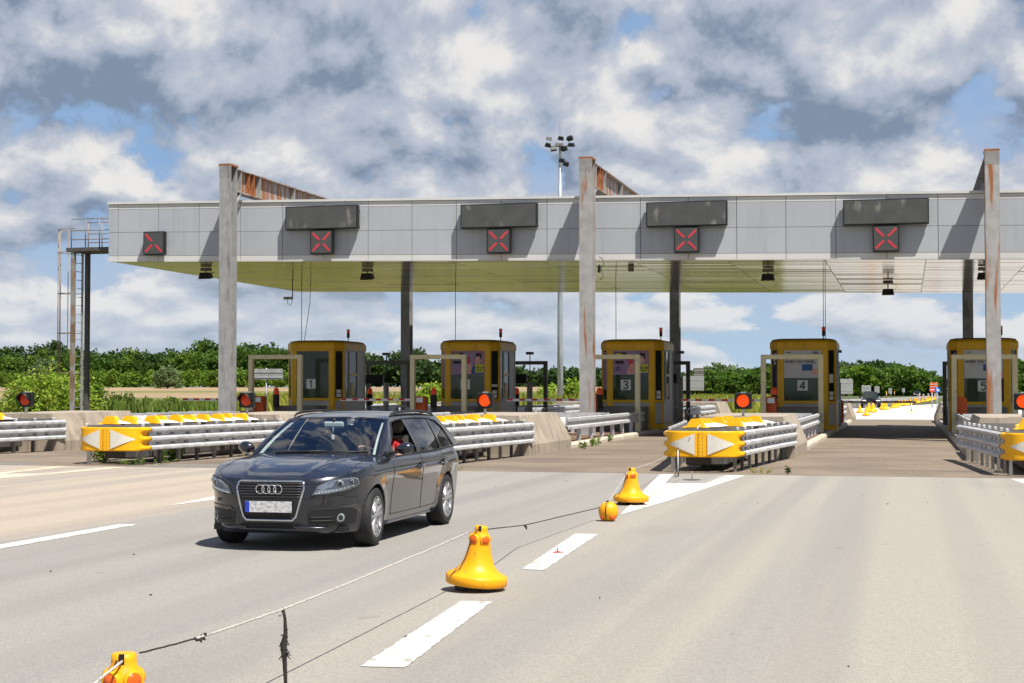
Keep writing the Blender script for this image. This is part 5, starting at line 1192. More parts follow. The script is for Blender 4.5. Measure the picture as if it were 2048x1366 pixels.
try:
    J = {'hip': ((-1.80, .37, .66), (.15, .17)), 'waist': ((-1.86, .37, .82), (.12, .15)), 'chest': ((-1.90, .37, 1.0), (.125, .17)), 'neck': ((-1.90, .37, 1.12), .06), 'jaw': ((-1.86, .37, 1.19), (.075, .065)), 'head': ((-1.88, .37, 1.27), (.095, .08)), 'crown': ((-1.89, .37, 1.335), .05),
         'ls': ((-1.88, .55, 1.06), .065), 'le': ((-1.72, .66, .86), .05), 'lw': ((-1.42, .58, .95), .032), 'lh': ((-1.34, .55, .97), .035),
         'rs': ((-1.88, .19, 1.06), .065), 're': ((-1.68, .14, .88), .05), 'rw': ((-1.42, .24, 1.0), .032), 'rh': ((-1.34, .28, 1.03), .036),
         'lk': ((-1.30, .48, .62), .075), 'lf': ((-1.0, .46, .36), .05), 'rk': ((-1.30, .26, .62), .075), 'rf': ((-1.0, .28, .36), .05)}
    Ed = [('hip', 'waist'), ('waist', 'chest'), ('chest', 'neck'), ('neck', 'jaw'), ('jaw', 'head'), ('head', 'crown'), ('chest', 'ls'), ('ls', 'le'), ('le', 'lw'), ('lw', 'lh'), ('chest', 'rs'), ('rs', 're'), ('re', 'rw'), ('rw', 'rh'), ('hip', 'lk'), ('lk', 'lf'), ('hip', 'rk'), ('rk', 'rf')]
    for s, h in (('l', (-1.34, .55, .97)), ('r', (-1.34, .28, 1.03))):
        for k in range(4):
            J[s+'f%d' % k] = ((h[0]+.055, h[1]-.03+.02*k, h[2]+.012-.006*abs(k-1)), .010); J[s+'g%d' % k] = ((h[0]+.085, h[1]-.032+.022*k, h[2]-.018), .009); Ed += [(s+'h', s+'f%d' % k), (s+'f%d' % k, s+'g%d' % k)]
        J[s+'t'] = ((h[0]+.03, h[1]+(-.045 if s == 'l' else .045), h[2]-.01), .011); Ed.append((s+'h', s+'t'))
    bd = skin_body('body', J, Ed, 'hip', 'skin', PERSON)
    C2 = {'hip': ((-1.80, .37, .68), (.165, .185)), 'waist': ((-1.86, .37, .82), (.138, .168)), 'chest': ((-1.90, .37, 1.0), (.142, .185)), 'nk': ((-1.90, .37, 1.09), (.09, .10)), 'ls': ((-1.88, .55, 1.055), .082), 'le': ((-1.77, .63, .92), .068), 'rs': ((-1.88, .19, 1.055), .082), 're': ((-1.76, .155, .94), .068)}
    skin_body('shirt', C2, [('hip', 'waist'), ('waist', 'chest'), ('chest', 'nk'), ('chest', 'ls'), ('ls', 'le'), ('chest', 'rs'), ('rs', 're')], 'hip', 'shirt_red', PERSON)
    C3 = {'h': ((-1.80, .37, .64), (.16, .185)), 'lk': ((-1.30, .48, .62), .088), 'lf': ((-1.03, .46, .38), .065), 'rk': ((-1.30, .26, .62), .088), 'rf': ((-1.03, .28, .38), .065)}
    skin_body('trousers', C3, [('h', 'lk'), ('lk', 'lf'), ('h', 'rk'), ('rk', 'rf')], 'h', 'jeans', PERSON)
    rr = [[(-1.895+.108*math.cos(p)*math.cos(t)-.012, .37+.092*math.cos(p)*math.sin(t), 1.275+.10*math.sin(p)) for t in [2*math.pi*k/16 for k in range(17)]] for p in [(-.1+q/6*.6)*math.pi if q < 6 else math.pi/2 for q in range(7)]]
    MB().grid([[q for q in r] for r in rr]).build('hair', 'hair', PERSON)
    for yy in (.338, .402): MB().lathe([(.001, .008), (.010, .006), (.014, 0)], 10, (-1.797, yy, 1.265), 'x').build('eye', 'glass_dark', PERSON)
    MB().hexa([(-1.80, .355, 1.215), (-1.80, .385, 1.215), (-1.77, .38, 1.222), (-1.77, .36, 1.222), (-1.80, .362, 1.265), (-1.80, .378, 1.265), (-1.79, .376, 1.265), (-1.79, .364, 1.265)]).build('nose', 'skin', PERSON)
    MB().cbox(-1.797, -1.789, .345, .395, 1.188, 1.198, .003).build('mouth', 'boom_red', PERSON)
except Exception as e:
    print('PERSON FAIL', e)
    raise
# ================================================================ cones, rope and small things on the road
def cone(loc, tilt, label, rz=0., group='yellow bell-shaped cones', full=True):
    a = empty('bell_cone', loc, rz, label, 'traffic cone', group); a.rotation_euler = (tilt[0], tilt[1], rz)
    pr = [(.001, .055), (.22, .052), (.254, .054), (.261, .062), (.262, .132), (.254, .145), (.222, .160), (.186, .183), (.160, .210), (.136, .25), (.108, .34), (.093, .42), (.082, .49), (.070, .525), (.058, .545), (.055, .57), (.054, .60), (.045, .604), (.001, .60)]
    pr = [(r_, h_*.9) for r_, h_ in pr]
    MB().lathe(pr, 40 if full else 14).build('shell', 'cone_orange' if full else 'yellow', a)
    if full:
        for k in range(4):
            t = R(45+90*k); MB().cbox(.15*math.cos(t)-.05, .15*math.cos(t)+.05, .15*math.sin(t)-.05, .15*math.sin(t)+.05, 0, .056, .01).build('foot', 'black', a)
        for k in range(4):
            t = R(-90-32+72*k*1.0) if k < 2 else R(-90-32+90*k)
            o = empty('reflector', (.076*math.cos(t), .076*math.sin(t), .428), t+math.pi/2); o.parent = a
            MB().lathe([(.001, -.018), (.034, -.016), (.038, -.008), (.040, .012)], 20, axis='y').build('lens', 'reflector_orange', o)
            MB().lathe([(.036, -.013), (.043, -.016), (.046, -.008), (.046, .014)], 20, axis='y').build('rim', 'cone_orange', o)
        MB().box(-.012, .012, -.0575, -.050, .50, .546).build('rope_slot', 'black', a)
        MB().tube([(-.02, -.056, .52), (-.07, -.065, .405), (-.085, -.095, .30), (-.13, -.15, .18), (-.19, -.19, .132)], .004, 5).build('cord', 'rope_dark', a)
    return a
P1, P2, P3 = gpt(248, 1307, .54), gpt(951, 1180), gpt(1262, 1009)
cone((P1.x, P1.y, 0), (0, 0), 'yellow bell cone nearest the viewer, cut off by the bottom edge', .3)
cone((P2.x, P2.y, .004), (R(1.), R(5.5)), 'yellow bell cone leaning slightly on the dashed line, in the middle foreground', .1)
cone((P3.x, P3.y, 0), (0, R(1)), 'yellow bell cone farthest from the viewer, beside the orange ball', -.2)
B_ = gpt(1217, 1042)
a = empty('marker_ball', (B_.x, B_.y, 0), label='orange plastic ball with a split seam on the rope between two cones', cat='ball')
mb = MB(); mb.lathe([(.001, 0.0), (.05, .002), (.085, .018), (.115, .055), (.128, .10), (.130, .13), (.122, .17), (.102, .21), (.07, .238), (.03, .25), (.001, .252)], 30); mb.build('shell', 'cone_orange', a)
mb = MB(); rr = []
for k in range(17):
    t = math.pi*(.06+.88*k/16); rr.append((-.012, -.1325*math.sin(t), .126-.1285*math.cos(t)))
mb.tube(rr, .007, 6); mb.build('seam', 'black', a)
for t in (-128, -52):
    o = empty('reflector', (.105*math.cos(R(t)), .105*math.sin(R(t)), .055), R(t)+math.pi/2); o.parent = a; MB().lathe([(.001, -.022), (.028, -.02), (.034, -.01), (.036, .012)], 18, axis='y').build('lens', 'reflector_orange', o)
MB().box(-.02, .01, -.04, -.01, .246, .265).build('clip', 'black', a)
# rope
def ropept(x, y, Yd): return ypt(x, y, Yd)
def on_line(px, A, B, py):
    lo, hi = 0., 1.
    for _ in range(40):
        m_ = (lo+hi)/2; q = A+(B-A)*m_; d = q-Vector((0, 0, CAMH)); u = 1024+FPX*d.dot(_r)/d.dot(_f)
        if u < px: lo = m_
        else: hi = m_
    return ypt(px, py, (A+(B-A)*lo).y)
r0 = ropept(190, 1366, P1.y-.3); r1 = ropept(245, 1322, P1.y-.05); kn = on_line(392, P1, P2, 1277); r2 = on_line(566, P1, P2, 1219); r3 = ropept(944, 1062, P2.y-.05); r4 = ropept(965, 1060, P2.y+.03); r5 = ropept(1050, 1050, 16.4); r6 = ropept(1196, 1016, B_.y); r6b = Vector((B_.x, B_.y, .255)); r7 = ropept(1258, 940, P3.y); r8 = ropept(1334, 912, 31.2)
def seg_rope(A, B, n=8, sag=.0, jit=.002): return [A+(B-A)*(k/n)+Vector((random.uniform(-jit, jit), 0, random.uniform(-jit, jit)-sag*math.sin(math.pi*k/n))) for k in range(n)]
a = empty('rope', (0, 0, 0), label='long knotted rope strung between the yellow cones', cat='rope')
MB().tube(seg_rope(r0-(r1-r0)*1.5, r1)+[r1], .006, 6).build('pale_strand', 'rope_pale', a)
MB().tube(seg_rope(r1+Vector((.03, .1, .02)), kn, 10)+[kn], .0045, 6).build('thin_strand', 'rope_dark', a)
MB().tube(seg_rope(kn, r2, 10, 0)+seg_rope(r2, r3, 18, .006)+[r3], .0058, 7).build('pale_strand', 'rope_pale', a)
MB().tube(seg_rope(r4, r5, 10)+seg_rope(r5, r6, 10)+[r6, r6b], .0055, 6).build('thin_strand', 'rope_dark', a)
MB().tube(seg_rope(r6b, r7, 10)+seg_rope(r7, r8, 12, .02)+[r8], .005, 6).build('thin_strand', 'rope_pale', a)
random.seed(3)
mb = MB()
for k in range(9):
    c = kn+(r2-kn)*(.012*k)+Vector((random.uniform(-.006, .006), 0, random.uniform(-.008, .008))); mb.tube([c, c+Vector((random.uniform(-.02, .02), 0, random.uniform(-.03, .01)))], [.011, .004], 6)
mb.build('knot', 'rope_dark', a)
mb = MB(); c = r5; mb.tube([c+Vector((-.01, 0, 0)), c+Vector((.012, 0, -.02)), c+Vector((.02, 0, -.05))], [.012, .014, .004], 6); mb.build('knot', 'rope_dark', a)
dn = gpt(572, 1372); mb = MB()
pts = [r2, r2+Vector((.012, 0, -.05)), r2+Vector((.016, 0, -.13)), r2+Vector((.004, 0, -.2)), r2+Vector((.012, 0, -.30)), r2+Vector((.018, 0, -.42)), Vector((r2.x+.006, r2.y, .03))]
mb.tube(pts, [.010, .009, .012, .020, .013, .010, .012], 7)
for k in range(26):
    q = random.uniform(.10, .26); c = r2+Vector((.01, 0, -q)); mb.tube([c, c+Vector((random.uniform(-.035, .035), random.uniform(-.02, .02), random.uniform(-.05, .0)))], [.007, .002], 5)
mb.build('frayed_tail', 'rope_dark', a)
wp2 = [gpt(*q, .012) for q in ((1262, 1010), (1300, 993), (1345, 968), (1356, 960))]
o = MB().tube(wp2, .004, 5).build('ground_wire', 'rope_pale'); tag(o, 'short pale cord on the white gore marking behind the last cone', 'cord')
# stake with loop in front of the right cushion, white strap on its nose
g = gpt(1356, 953); a = empty('rope_stake', (g.x, g.y, 0), label='thin grey stake with a wire loop in front of the yellow cushion nose', cat='stake')
MB().tube([(0, 0, 0), (0, 0, .52)], .012, 7).build('stake', 'galv', a); MB().tube([(-.03, 0, .1), (-.025, 0, .5), (.0, 0, .58), (.03, 0, .5), (.035, 0, .12)], .006, 6).build('wire_loop', 'wire', a)
MB().tube([(-.02, 0, .1), (-.05, -.05, .05), (0, -.3, .01), (.03, -.1, .03), (.01, 0, .09)], .008, 6).build('loop_end', 'wire', a)
s0_, s1_ = ypt(1380, 874, 32.12), ypt(1402, 848, 33.3)
o = MB().tube([s0_, s1_], .012, 6).build('strap', 'hump_white'); tag(o, 'white strap tied over the yellow nose of the right cushion', 'strap')
g = gpt(1115, 1106); a = empty('road_stud', (g.x, g.y, 0), label='small red three-legged peg on the dashed line beyond the middle cone', cat='peg')
MB().tube([(0, 0, .005), (0, 0, .06)], .006, 6).build('stem', 'boom_red', a)
for t in (0, 2.1, 4.2): MB().tube([(0, 0, .012), (.06*math.cos(t), .06*math.sin(t), .008)], .008, 6).build('leg', 'boom_red', a)
g = gpt(1384, 960); o = MB().lathe([(.001, .012), (.03, .012), (.16, .006), (.17, 0)], 18).build('manhole_plate', 'post_dark', None, (g.x, g.y, .006)); tag(o, 'small dark round plate with a pin on the white gore marking', 'plate')
MB().tube([(0, 0, .01), (0, 0, .16)], .008, 6).build('pin', 'galv_dark', o)
# road litter: dark chips
random.seed(5)
mb = MB()
for k in range(40):
    x, y = random.uniform(-9, 5), random.uniform(7, 30); s = random.uniform(.004, .012); t = random.uniform(0, 3); c, q = math.cos(t)*s*2, math.sin(t)*s*2
    mb.hexa([(x-c, y-q, .002), (x+q*.4, y-c*.4, .002), (x+c, y+q, .002), (x-q*.4, y+c*.4, .002), (x-c*.7, y-q*.7, .010), (x+q*.3, y-c*.3, .010), (x+c*.7, y+q*.7, .010), (x-q*.3, y+c*.3, .010)])
o = mb.build('road_grit', 'rope_dark'); tag(o, 'scattered dark grit and bits on the asphalt', 'grit', kind='stuff')

# ================================================================ plants
def leaves(mb, c, n, spread, size, up=.4, tri=True, rng=random):
    for k in range(n):
        q = Vector((rng.gauss(0, 1), rng.gauss(0, 1), rng.gauss(0, 1))).normalized()*(rng.random()**.45)*1.75; p = Vector((q.x*spread[0], q.y*spread[1], q.z*spread[2]))+c
        a = Vector((rng.gauss(0, 1), rng.gauss(0, 1), rng.gauss(0, .8)+up)).normalized(); b = a.cross(Vector((rng.gauss(0, 1), rng.gauss(0, 1), rng.gauss(0, 1)))).normalized()
        s = size*rng.uniform(.6, 1.3); t = p+a*s; m_ = p+a*s*.5
        mb.v += [p[:], (m_+b*s*.33)[:], t[:], (m_-b*s*.33)[:]]; i = len(mb.v)-4; mb.f.append((i, i+1, i+2, i+3)); mb.sm.append(False)
def weed(x, y, z, h, n, label, m='weed_green', spread=.12):
    a = empty('weed', (x, y, z), label=label, cat='weed', group='weeds growing in the joints')
    mb = MB(); ml = MB()
    for k in range(n):
        t = random.uniform(0, 6.28); d = Vector((math.cos(t), math.sin(t), 0))*random.uniform(.0, spread); q = d+Vector((d.x*.6, d.y*.6, h*random.uniform(.6, 1)))
        mb.tube([d, (d+q)/2+Vector((0, 0, h*.05)), q], .004, 4)
        for w in (.3, .5, .7, .85, 1.): leaves(ml, d+(q-d)*w, 4, (.02, .02, .02), h*.30, .3)
    mb.build('stems', m, a, fix=False)['kind'] = 'stuff'; ml.build('leaves', m, a, fix=False)['kind'] = 'stuff'
random.seed(21)
for k, (px, py) in enumerate(((1163, 898), (1180, 893), (1192, 891), (1216, 884))):
    g = gpt(px, py); weed(g.x+.06, g.y, 0, .22, 4, ('weed at the kerb next to the concrete block of island three', 'second weed from the block along the kerb of island three', 'third weed from the block along the kerb of island three', 'taller weed farthest along the kerb of island three')[k])
g = gpt(1423, 940); weed(g.x, g.y+.5, 0, .42, 14, 'leafy weed under the nose of the right crash cushion', spread=.3)
g = gpt(1525, 946); weed(g.x, g.y, 0, .10, 9, 'low grass tuft right of the crash cushion at the asphalt joint', 'weed', .2)
g = gpt(1576, 948); weed(g.x, g.y, 0, .17, 3, 'thin upright weed on the asphalt joint of lane four', 'leaf_dark', .03)
g = gpt(340, 922); weed(g.x, g.y, 0, .36, 12, 'weed under the nose of the left crash cushion', 'weed_green', .35)
g = gpt(200, 925); weed(g.x, g.y, 0, .3, 12, 'grass tuft at the foot of the left yellow nose', 'weed_green', .3)
g = gpt(285, 930); weed(g.x, g.y, 0, .13, 14, 'low green patch on the joint beside the left crash cushion', 'weed_green', .5)
g = gpt(913, 940); weed(g.x, g.y, 0, .07, 7, 'tiny grass tuft on the joint right behind the car', 'weed_green', .15)

def bush(name, loc, rad, h, n, leafsize, m, label, cat='bush', group=None, clumps=26, trunk=True, seed=1):
    rg = random.Random(seed); a = empty(name, loc, label=label, cat=cat, group=group); mb = MB()
    for k in range(clumps):
        t = rg.uniform(0, 6.28); r = rad*math.sqrt(rg.random())*.85; zz = h*(.12+.80*rg.random()*(1-.55*(r/rad)**2)); s = rad*rg.uniform(.16, .30)
        leaves(mb, Vector((r*math.cos(t), r*math.sin(t)*.8, zz)), n//clumps, (s, s, s*.8), leafsize, .3, rng=rg)
    mb.build('crown', m, a, fix=False)
    if trunk:
        mt = MB()
        for k in range(5):
            t = rg.uniform(0, 6.28); e = Vector((rad*.5*math.cos(t), rad*.5*math.sin(t), h*.6)); mt.tube([(0, 0, -.1), e*.5+Vector((0, 0, h*.1)), e], [.06*rad, .04*rad, .015*rad], 6)
        mt.build('trunk', 'bark', a)
    return a
def at(px, Yd, z=0.): q = ypt(px, 779, Yd); return (q.x, Yd, z)
bush('bush', at(112, 84), 2.9, 2.75, 9000, .24, 'leaf_bush', 'big light green bush behind the wall at the left, beside the ladder', clumps=46, seed=4)
bush('bush', at(188, 86), 1.0, 2.3, 2000, .2, 'leaf_mid', 'darker small bush at the foot of the caged ladder', seed=5)
bush('bush', at(872, 100), 1.5, 2.6, 2800, .24, 'leaf_bush', 'light green bush left of booth two', seed=6)
bush('bush', at(1146, 112), 1.1, 2.7, 1800, .25, 'leaf_bush', 'light green bush just right of the light mast', seed=7)
bush('bush', at(1100, 118), 1.0, 2.1, 1400, .25, 'leaf_bush', 'light green bush just left of the light mast', seed=8)
bush('bush', at(335, 285, 1.9), 2.8, 4.6, 2500, .5, 'leaf_grey', 'silvery bush in front of the wood, left of the first column', seed=9)
bush('bush', at(85, 300, 2.1), 3.2, 7.5, 2800, .55, 'leaf_grey', 'silvery green tree before the dark wood at far left', seed=10)
# tall grass and weeds behind the plaza
random.seed(31)
def grassbelt(name, label, n, fx, hmin, hmax, m, wid=.05):
    mb = MB()
    for k in range(n):
        x, y = fx(); h = random.uniform(hmin, hmax); b = Vector((x, y, -.06)); t = random.uniform(0, 6.28); d = Vector((math.cos(t), math.sin(t), 0)); w_ = d*wid*random.uniform(.6, 1.6); l_ = Vector((random.gauss(0, .2), random.gauss(0, .2), 1))*h
        mb.v += [(b-w_)[:], (b+w_)[:], (b+l_*.6+w_*.9)[:], (b+l_)[:], (b+l_*.6-w_*.9)[:]]; i = len(mb.v)-5; mb.f.append((i, i+1, i+2, i+3, i+4)); mb.sm.append(False)
    tag(mb.build(name, m, fix=False), label, 'grass', kind='stuff')
def belt(x0, x1, y0, y1):
    def f():
        y = y0+(y1-y0)*random.random()**1.5; return x0+(x1-x0)*random.random(), y
    return f
def lft():
    px = random.uniform(-60, 470); Yd = random.uniform(94, 118); q = ypt(px, 779, Yd); return q.x, Yd
def mid():
    px = random.uniform(470, 1170); Yd = random.uniform(100, 165); q = ypt(px, 779, Yd); return q.x, Yd
def rgt():
    px = random.uniform(1330, 1560); Yd = random.uniform(108, 210); q = ypt(px, 779, Yd); return q.x, Yd
grassbelt('tall_grass', 'tall yellow-green weeds behind the wall at left', 9000, lft, .3, .95, 'weed', .08)
grassbelt('tall_grass', 'tall yellow-green weeds behind the booths', 16000, mid, .6, 1.6, 'weed', .08)
grassbelt('tall_grass', 'tall yellow-green weeds between booths three and four', 9000, rgt, .5, 1.35, 'weed', .10)
def lfn():
    px = random.uniform(205, 440); Yd = random.uniform(84, 100); q = ypt(px, 779, Yd); return q.x, Yd
grassbelt('tall_grass', 'brownish green weeds close behind the wall left of the first column', 3200, lfn, .35, 1.25, 'weed_green', .06)
for k, (px, Yd, h_) in enumerate(((228, 88, 1.9), (262, 90, 1.5), (300, 92, 1.2), (345, 91, 1.35), (395, 93, 1.25))):
    bush('shrub', at(px, Yd), .75, h_, 900, .16, 'weed_green', ('first', 'second', 'third', 'fourth', 'fifth')[k]+' scrubby weed clump right of the caged ladder, counted from it', 'shrub', 'scrubby weeds behind the left wall', 12, True, 80+k)
# woods
def wood(name, label, px0, px1, Y0, Y1, hfun, n, m, leaf, seed, lo=.0, per=260, zb=0.):
    rg = random.Random(seed); mb = MB()
    for k in range(n):
        px = rg.uniform(px0, px1); Yd = Y0+(Y1-Y0)*rg.random()**1.4; q = ypt(px, 779, Yd); H = hfun(px)*rg.choice((.72, .85, .95, 1.0, 1.12))*rg.uniform(.92, 1.06)*(Yd/Y0)**.3; cr = H*rg.uniform(.20, .30)
        for c in range(9):
            t = rg.uniform(0, 6.28); r = cr*rg.uniform(.2, 1.0); zz = H*rg.uniform(.22 if lo == 0 else lo, .93); r *= (1-.6*(zz/H-.45)**2*2); s = cr*rg.uniform(.22, .42)
            leaves(mb, Vector((q.x+r*math.cos(t), Yd+r*math.sin(t), zz+zb)), per//9, (s, s, s*.75), leaf, .25, rng=rg)
    tag(mb.build(name, m, fix=False), label, 'wood', kind='stuff')
hl = spline([(-100, 11.8), (0, 11.6), (60, 11.0), (100, 12.5), (150, 11.9), (200, 11.0), (300, 11.0), (420, 12.2), (480, 12.6), (600, 11.8), (700, 11.8), (760, 9.0), (820, 11.0), (850, 9.5), (880, 7.5), (900, 7.6), (1000, 7.5), (1200, 7.6)])
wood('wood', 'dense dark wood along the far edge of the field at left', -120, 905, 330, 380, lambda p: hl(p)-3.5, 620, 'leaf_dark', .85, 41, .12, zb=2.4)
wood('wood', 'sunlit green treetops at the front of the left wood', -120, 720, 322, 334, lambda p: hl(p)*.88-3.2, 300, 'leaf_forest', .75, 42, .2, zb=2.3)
wood('hedge', 'bright green scrub along the field edge at left', -120, 720, 300, 316, lambda p: 3.4, 330, 'leaf_mid', .55, 43, .05, 140, zb=2.2)
wood('wood', 'low distant wood between the booths', 880, 1350, 420, 500, lambda p: 7.0, 300, 'leaf_dark', 1.1, 44, .08, 200)
hr = spline([(1350, 7.2), (1450, 7.8), (1560, 8.6), (1690, 9.4), (1760, 9.4), (1800, 10.0), (1850, 7.5), (1880, 5.5), (1960, 4.2), (2100, 8.0)])
wood('wood', 'green wood beyond the road at right', 1340, 1885, 430, 520, lambda p: hr(p)*.80, 460, 'leaf_forest', 1.05, 45, .05)
wood('wood', 'darker trees rising behind the right wood', 1360, 1800, 560, 640, lambda p: hr(p)*1.10, 150, 'leaf_dark', 1.4, 46, .1)
wood('wood', 'green wood at the far right edge', 2010, 2200, 300, 360, lambda p: 6.5, 60, 'leaf_forest', 1.2, 47, .05)
def tree(loc, H, cr, m, label, seed, leaf, n=1500):
    rg = random.Random(seed); a = empty('tree', loc, label=label, cat='tree', group='single trees standing out of the far woods'); mb = MB()
    mt = MB(); mt.tube([(0, 0, -.2), (.1, 0, H*.4), (0, .1, H*.8)], [H*.022, H*.016, H*.006], 7)
    for c in range(16):
        t = rg.uniform(0, 6.28); zz = H*rg.uniform(.35, .96); r = cr*rg.uniform(.25, 1)*(1-.9*abs(zz/H-.6)); s = cr*rg.uniform(.18, .34); c_ = Vector((r*math.cos(t), r*math.sin(t), zz)); mt.tube([(0, 0, zz*.75), c_], [H*.007, H*.003], 5)
        leaves(mb, c_, n//16, (s, s, s*.7), leaf, .25, rng=rg)
    mb.build('crown', m, a, fix=False); mt.build('trunk', 'bark', a)
for k, (px, hh, lab) in enumerate(((20, 12.4, 'tall dark tree at the far left edge of the wood'), (98, 13.6, 'tallest dark tree of the left wood, behind the caged ladder'), (410, 13.4, 'bright treetop just left of the first column'), (480, 12.6, 'sunlit treetop just right of the first column'), (270, 11.6, 'low round treetop in the middle of the left wood'))):
    tree(at(px, 338, 2.3), hh-3.4, 4.2, 'leaf_dark' if k < 2 else 'leaf_forest', lab, 90+k, .8, 2600)
tree(at(742, 345), 9.6, 3.2, 'leaf_dark', 'slim dark tree standing out right of booth one', 61, .9)
tree(at(835, 340), 10.0, 5.2, 'leaf_dark', 'rounded dark tree between booths one and two', 62, .9, 2600)
tree(at(874, 350), 7.8, 2.4, 'leaf_dark', 'small dark tree just left of booth two', 63, .9)
tree(at(1765, 520), 10.2, 4.5, 'leaf_dark', 'bluish tall tree rising above the right wood near the far car', 64, 1.4, 1800)
tree(at(1868, 560), 7.6, 2.4, 'leaf_dark', 'slim tall tree left of booth five at the end of the wood', 65, 1.2)
tree(at(1720, 330), 6.0, 2.6, 'leaf_mid', 'light green young tree above the far grey signs', 66, .9)
for k, (px, hh) in enumerate(((1422, 8.0), (1445, 8.6), (1465, 8.2), (1490, 7.4))):
    tree(at(px, 470), hh, 3.2, 'leaf_grey', ('first', 'second', 'third', 'fourth')[k]+' pale poplar from the left behind the wood between booths three and four', 70+k, 1.3, 900)

# ================================================================ light mast and far things
a = empty('light_mast', at(1120.5, 110), label='tall grey light mast with a crown of floodlights behind the canopy', cat='light mast')
MB().tube([(0, 0, -.1), (0, 0, 6), (0, 0, 12), (0, 0, 17.6)], [.235, .20, .165, .125], 16).build('pole', 'mast', a)
MB().tube([(0, 0, 17.6), (0, 0, 19.4)], .10, 10).build('pole_head', 'galv', a); MB().tube([(0, 0, 19.4), (0, 0, 21.0)], .010, 6).build('lightning_rod', 'post_dark', a)
MB().tube([(-.9, 0, 19.15), (.95, 0, 19.15)], .05, 8).build('cross_arm', 'galv_dark', a); MB().box(-.32, .22, -.25, .25, 19.15, 19.35).build('ring_platform', 'galv_dark', a)
for k, (x, y, z, rx, rz_) in enumerate(((-.95, 0, 19.72, .2, .3), (-1.02, -.1, 19.25, .4, .2), (-.5, -.2, 18.95, -.3, .4), (.02, .2, 19.75, .3, .2), (.38, -.1, 18.95, -.3, -.4), (.85, 0, 19.70, -.4, -.4), (1.0, -.1, 19.2, .2, -.3), (.18, -.1, 18.1, .3, .2), (.55, -.1, 17.85, .5, .2))):
    o = MB().hexa([(-.22, -.16, -.13), (.22, -.16, -.13), (.22, .16, -.13), (-.22, .16, -.13), (-.18, -.12, .13), (.18, -.12, .13), (.18, .12, .13), (-.18, .12, .13)]).build('floodlight', 'galv_dark' if k < 1 else 'black', a, (x*.85, y, z)); o.rotation_euler = (rx, rx*.6, rz_)
MB().tube([(.1, 0, 18.0), (.5, 0, 18.0)], .03, 6).build('side_arm', 'galv_dark', a)
def board(name, px0, px1, py0, py1, Yd, m, label, posts=2, cat='sign', group=None, pm='galv'):
    A, B = ypt(px0, py0, Yd), ypt(px1, py1, Yd); cx = (A.x+B.x)/2; w_ = (B.x-A.x)/2
    a = empty(name, (cx, Yd, -.05), label=label, cat=cat, group=group)
    MB().cbox(-w_, w_, -.03, .03, B.z+.05, A.z+.05, .01).build('panel', m, a)
    for k in range(posts):
        x = 0 if posts == 1 else -w_*.55+1.1*w_*k/(posts-1)
        MB().tube([(x, .06, 0), (x, .06, A.z+.1)], max(.03, w_*.035), 7).build('post', pm, a)
    for t in (.25, .75): MB().box(-w_, w_, -.05, -.031, B.z+(A.z-B.z)*t, B.z+(A.z-B.z)*t+.06).build('brace', 'galv', a)
    return a
board('road_sign', 499, 565, 738, 759, 76, 'sign_grey', 'back of a wide grey sign on a pole left of booth one', 1)
board('road_sign', 1366, 1408, 752, 781, 190, 'sign_grey', 'large grey sign back with a red post behind booth three', 2, pm='boom_red')
board('road_sign', 1388, 1408, 736, 754, 190.6, 'frame_dark', 'dark upper sign panel above the grey sign behind booth three', 1, pm='boom_red')
board('road_sign', 1680, 1706, 758, 788, 170, 'sign_grey', 'biggest grey sign back right of booth four', 2, group='grey sign backs along the far road')
board('road_sign', 1723, 1742, 771, 785, 215, 'sign_grey', 'grey sign back above the far dark car', 2, group='grey sign backs along the far road')
board('road_sign', 1749, 1759, 773, 786, 250, 'sign_grey', 'narrow grey sign back just right of the far dark car', 1, group='grey sign backs along the far road')
board('road_sign', 1777, 1784, 777, 787, 300, 'sign_grey', 'small grey sign back in the middle of the far verge', 1, group='grey sign backs along the far road')
board('road_sign', 1804, 1810, 777, 785, 340, 'sign_grey', 'smallest grey sign back farthest along the verge', 1, group='grey sign backs along the far road')
b = board('warning_board', 1859.5, 1876, 765.5, 776, 150, 'orange_box', 'red warning board above the no-entry sign at the end of the cones', 2)
g = ypt(1864.5, 778.5, 149.8); a = empty('no_entry_sign', (g.x, g.y, -.05), label='round red no-entry sign with a white bar at the end of the cone line', cat='sign')
MB().tube([(0, .05, 0), (0, .05, g.z)], .03, 6).build('post', 'galv', a); MB().disc((0, 0, g.z), .26, 24, 'y', .02).build('disc', 'sign_red', a); MB().box(-.18, .18, -.012, -.002, g.z-.035, g.z+.045).build('bar', 'sign_white', a)
g = ypt(1875, 778.5, 149); a = empty('keep_right_sign', (g.x, g.y, -.05), label='round blue sign with a white arrow beside the no-entry sign', cat='sign')
MB().tube([(0, .05, 0), (0, .05, g.z)], .03, 6).build('post', 'galv', a); MB().disc((0, 0, g.z), .26, 24, 'y', .02).build('disc', 'sign_blue', a)
MB().prism([(-.13, .10), (-.08, .15), (.05, .02), (.12, .08), (.14, -.14), (-.09, -.12), (-.02, -.05)], -.014, -.003, 'y').build('arrow', 'sign_white', a).location.z = g.z
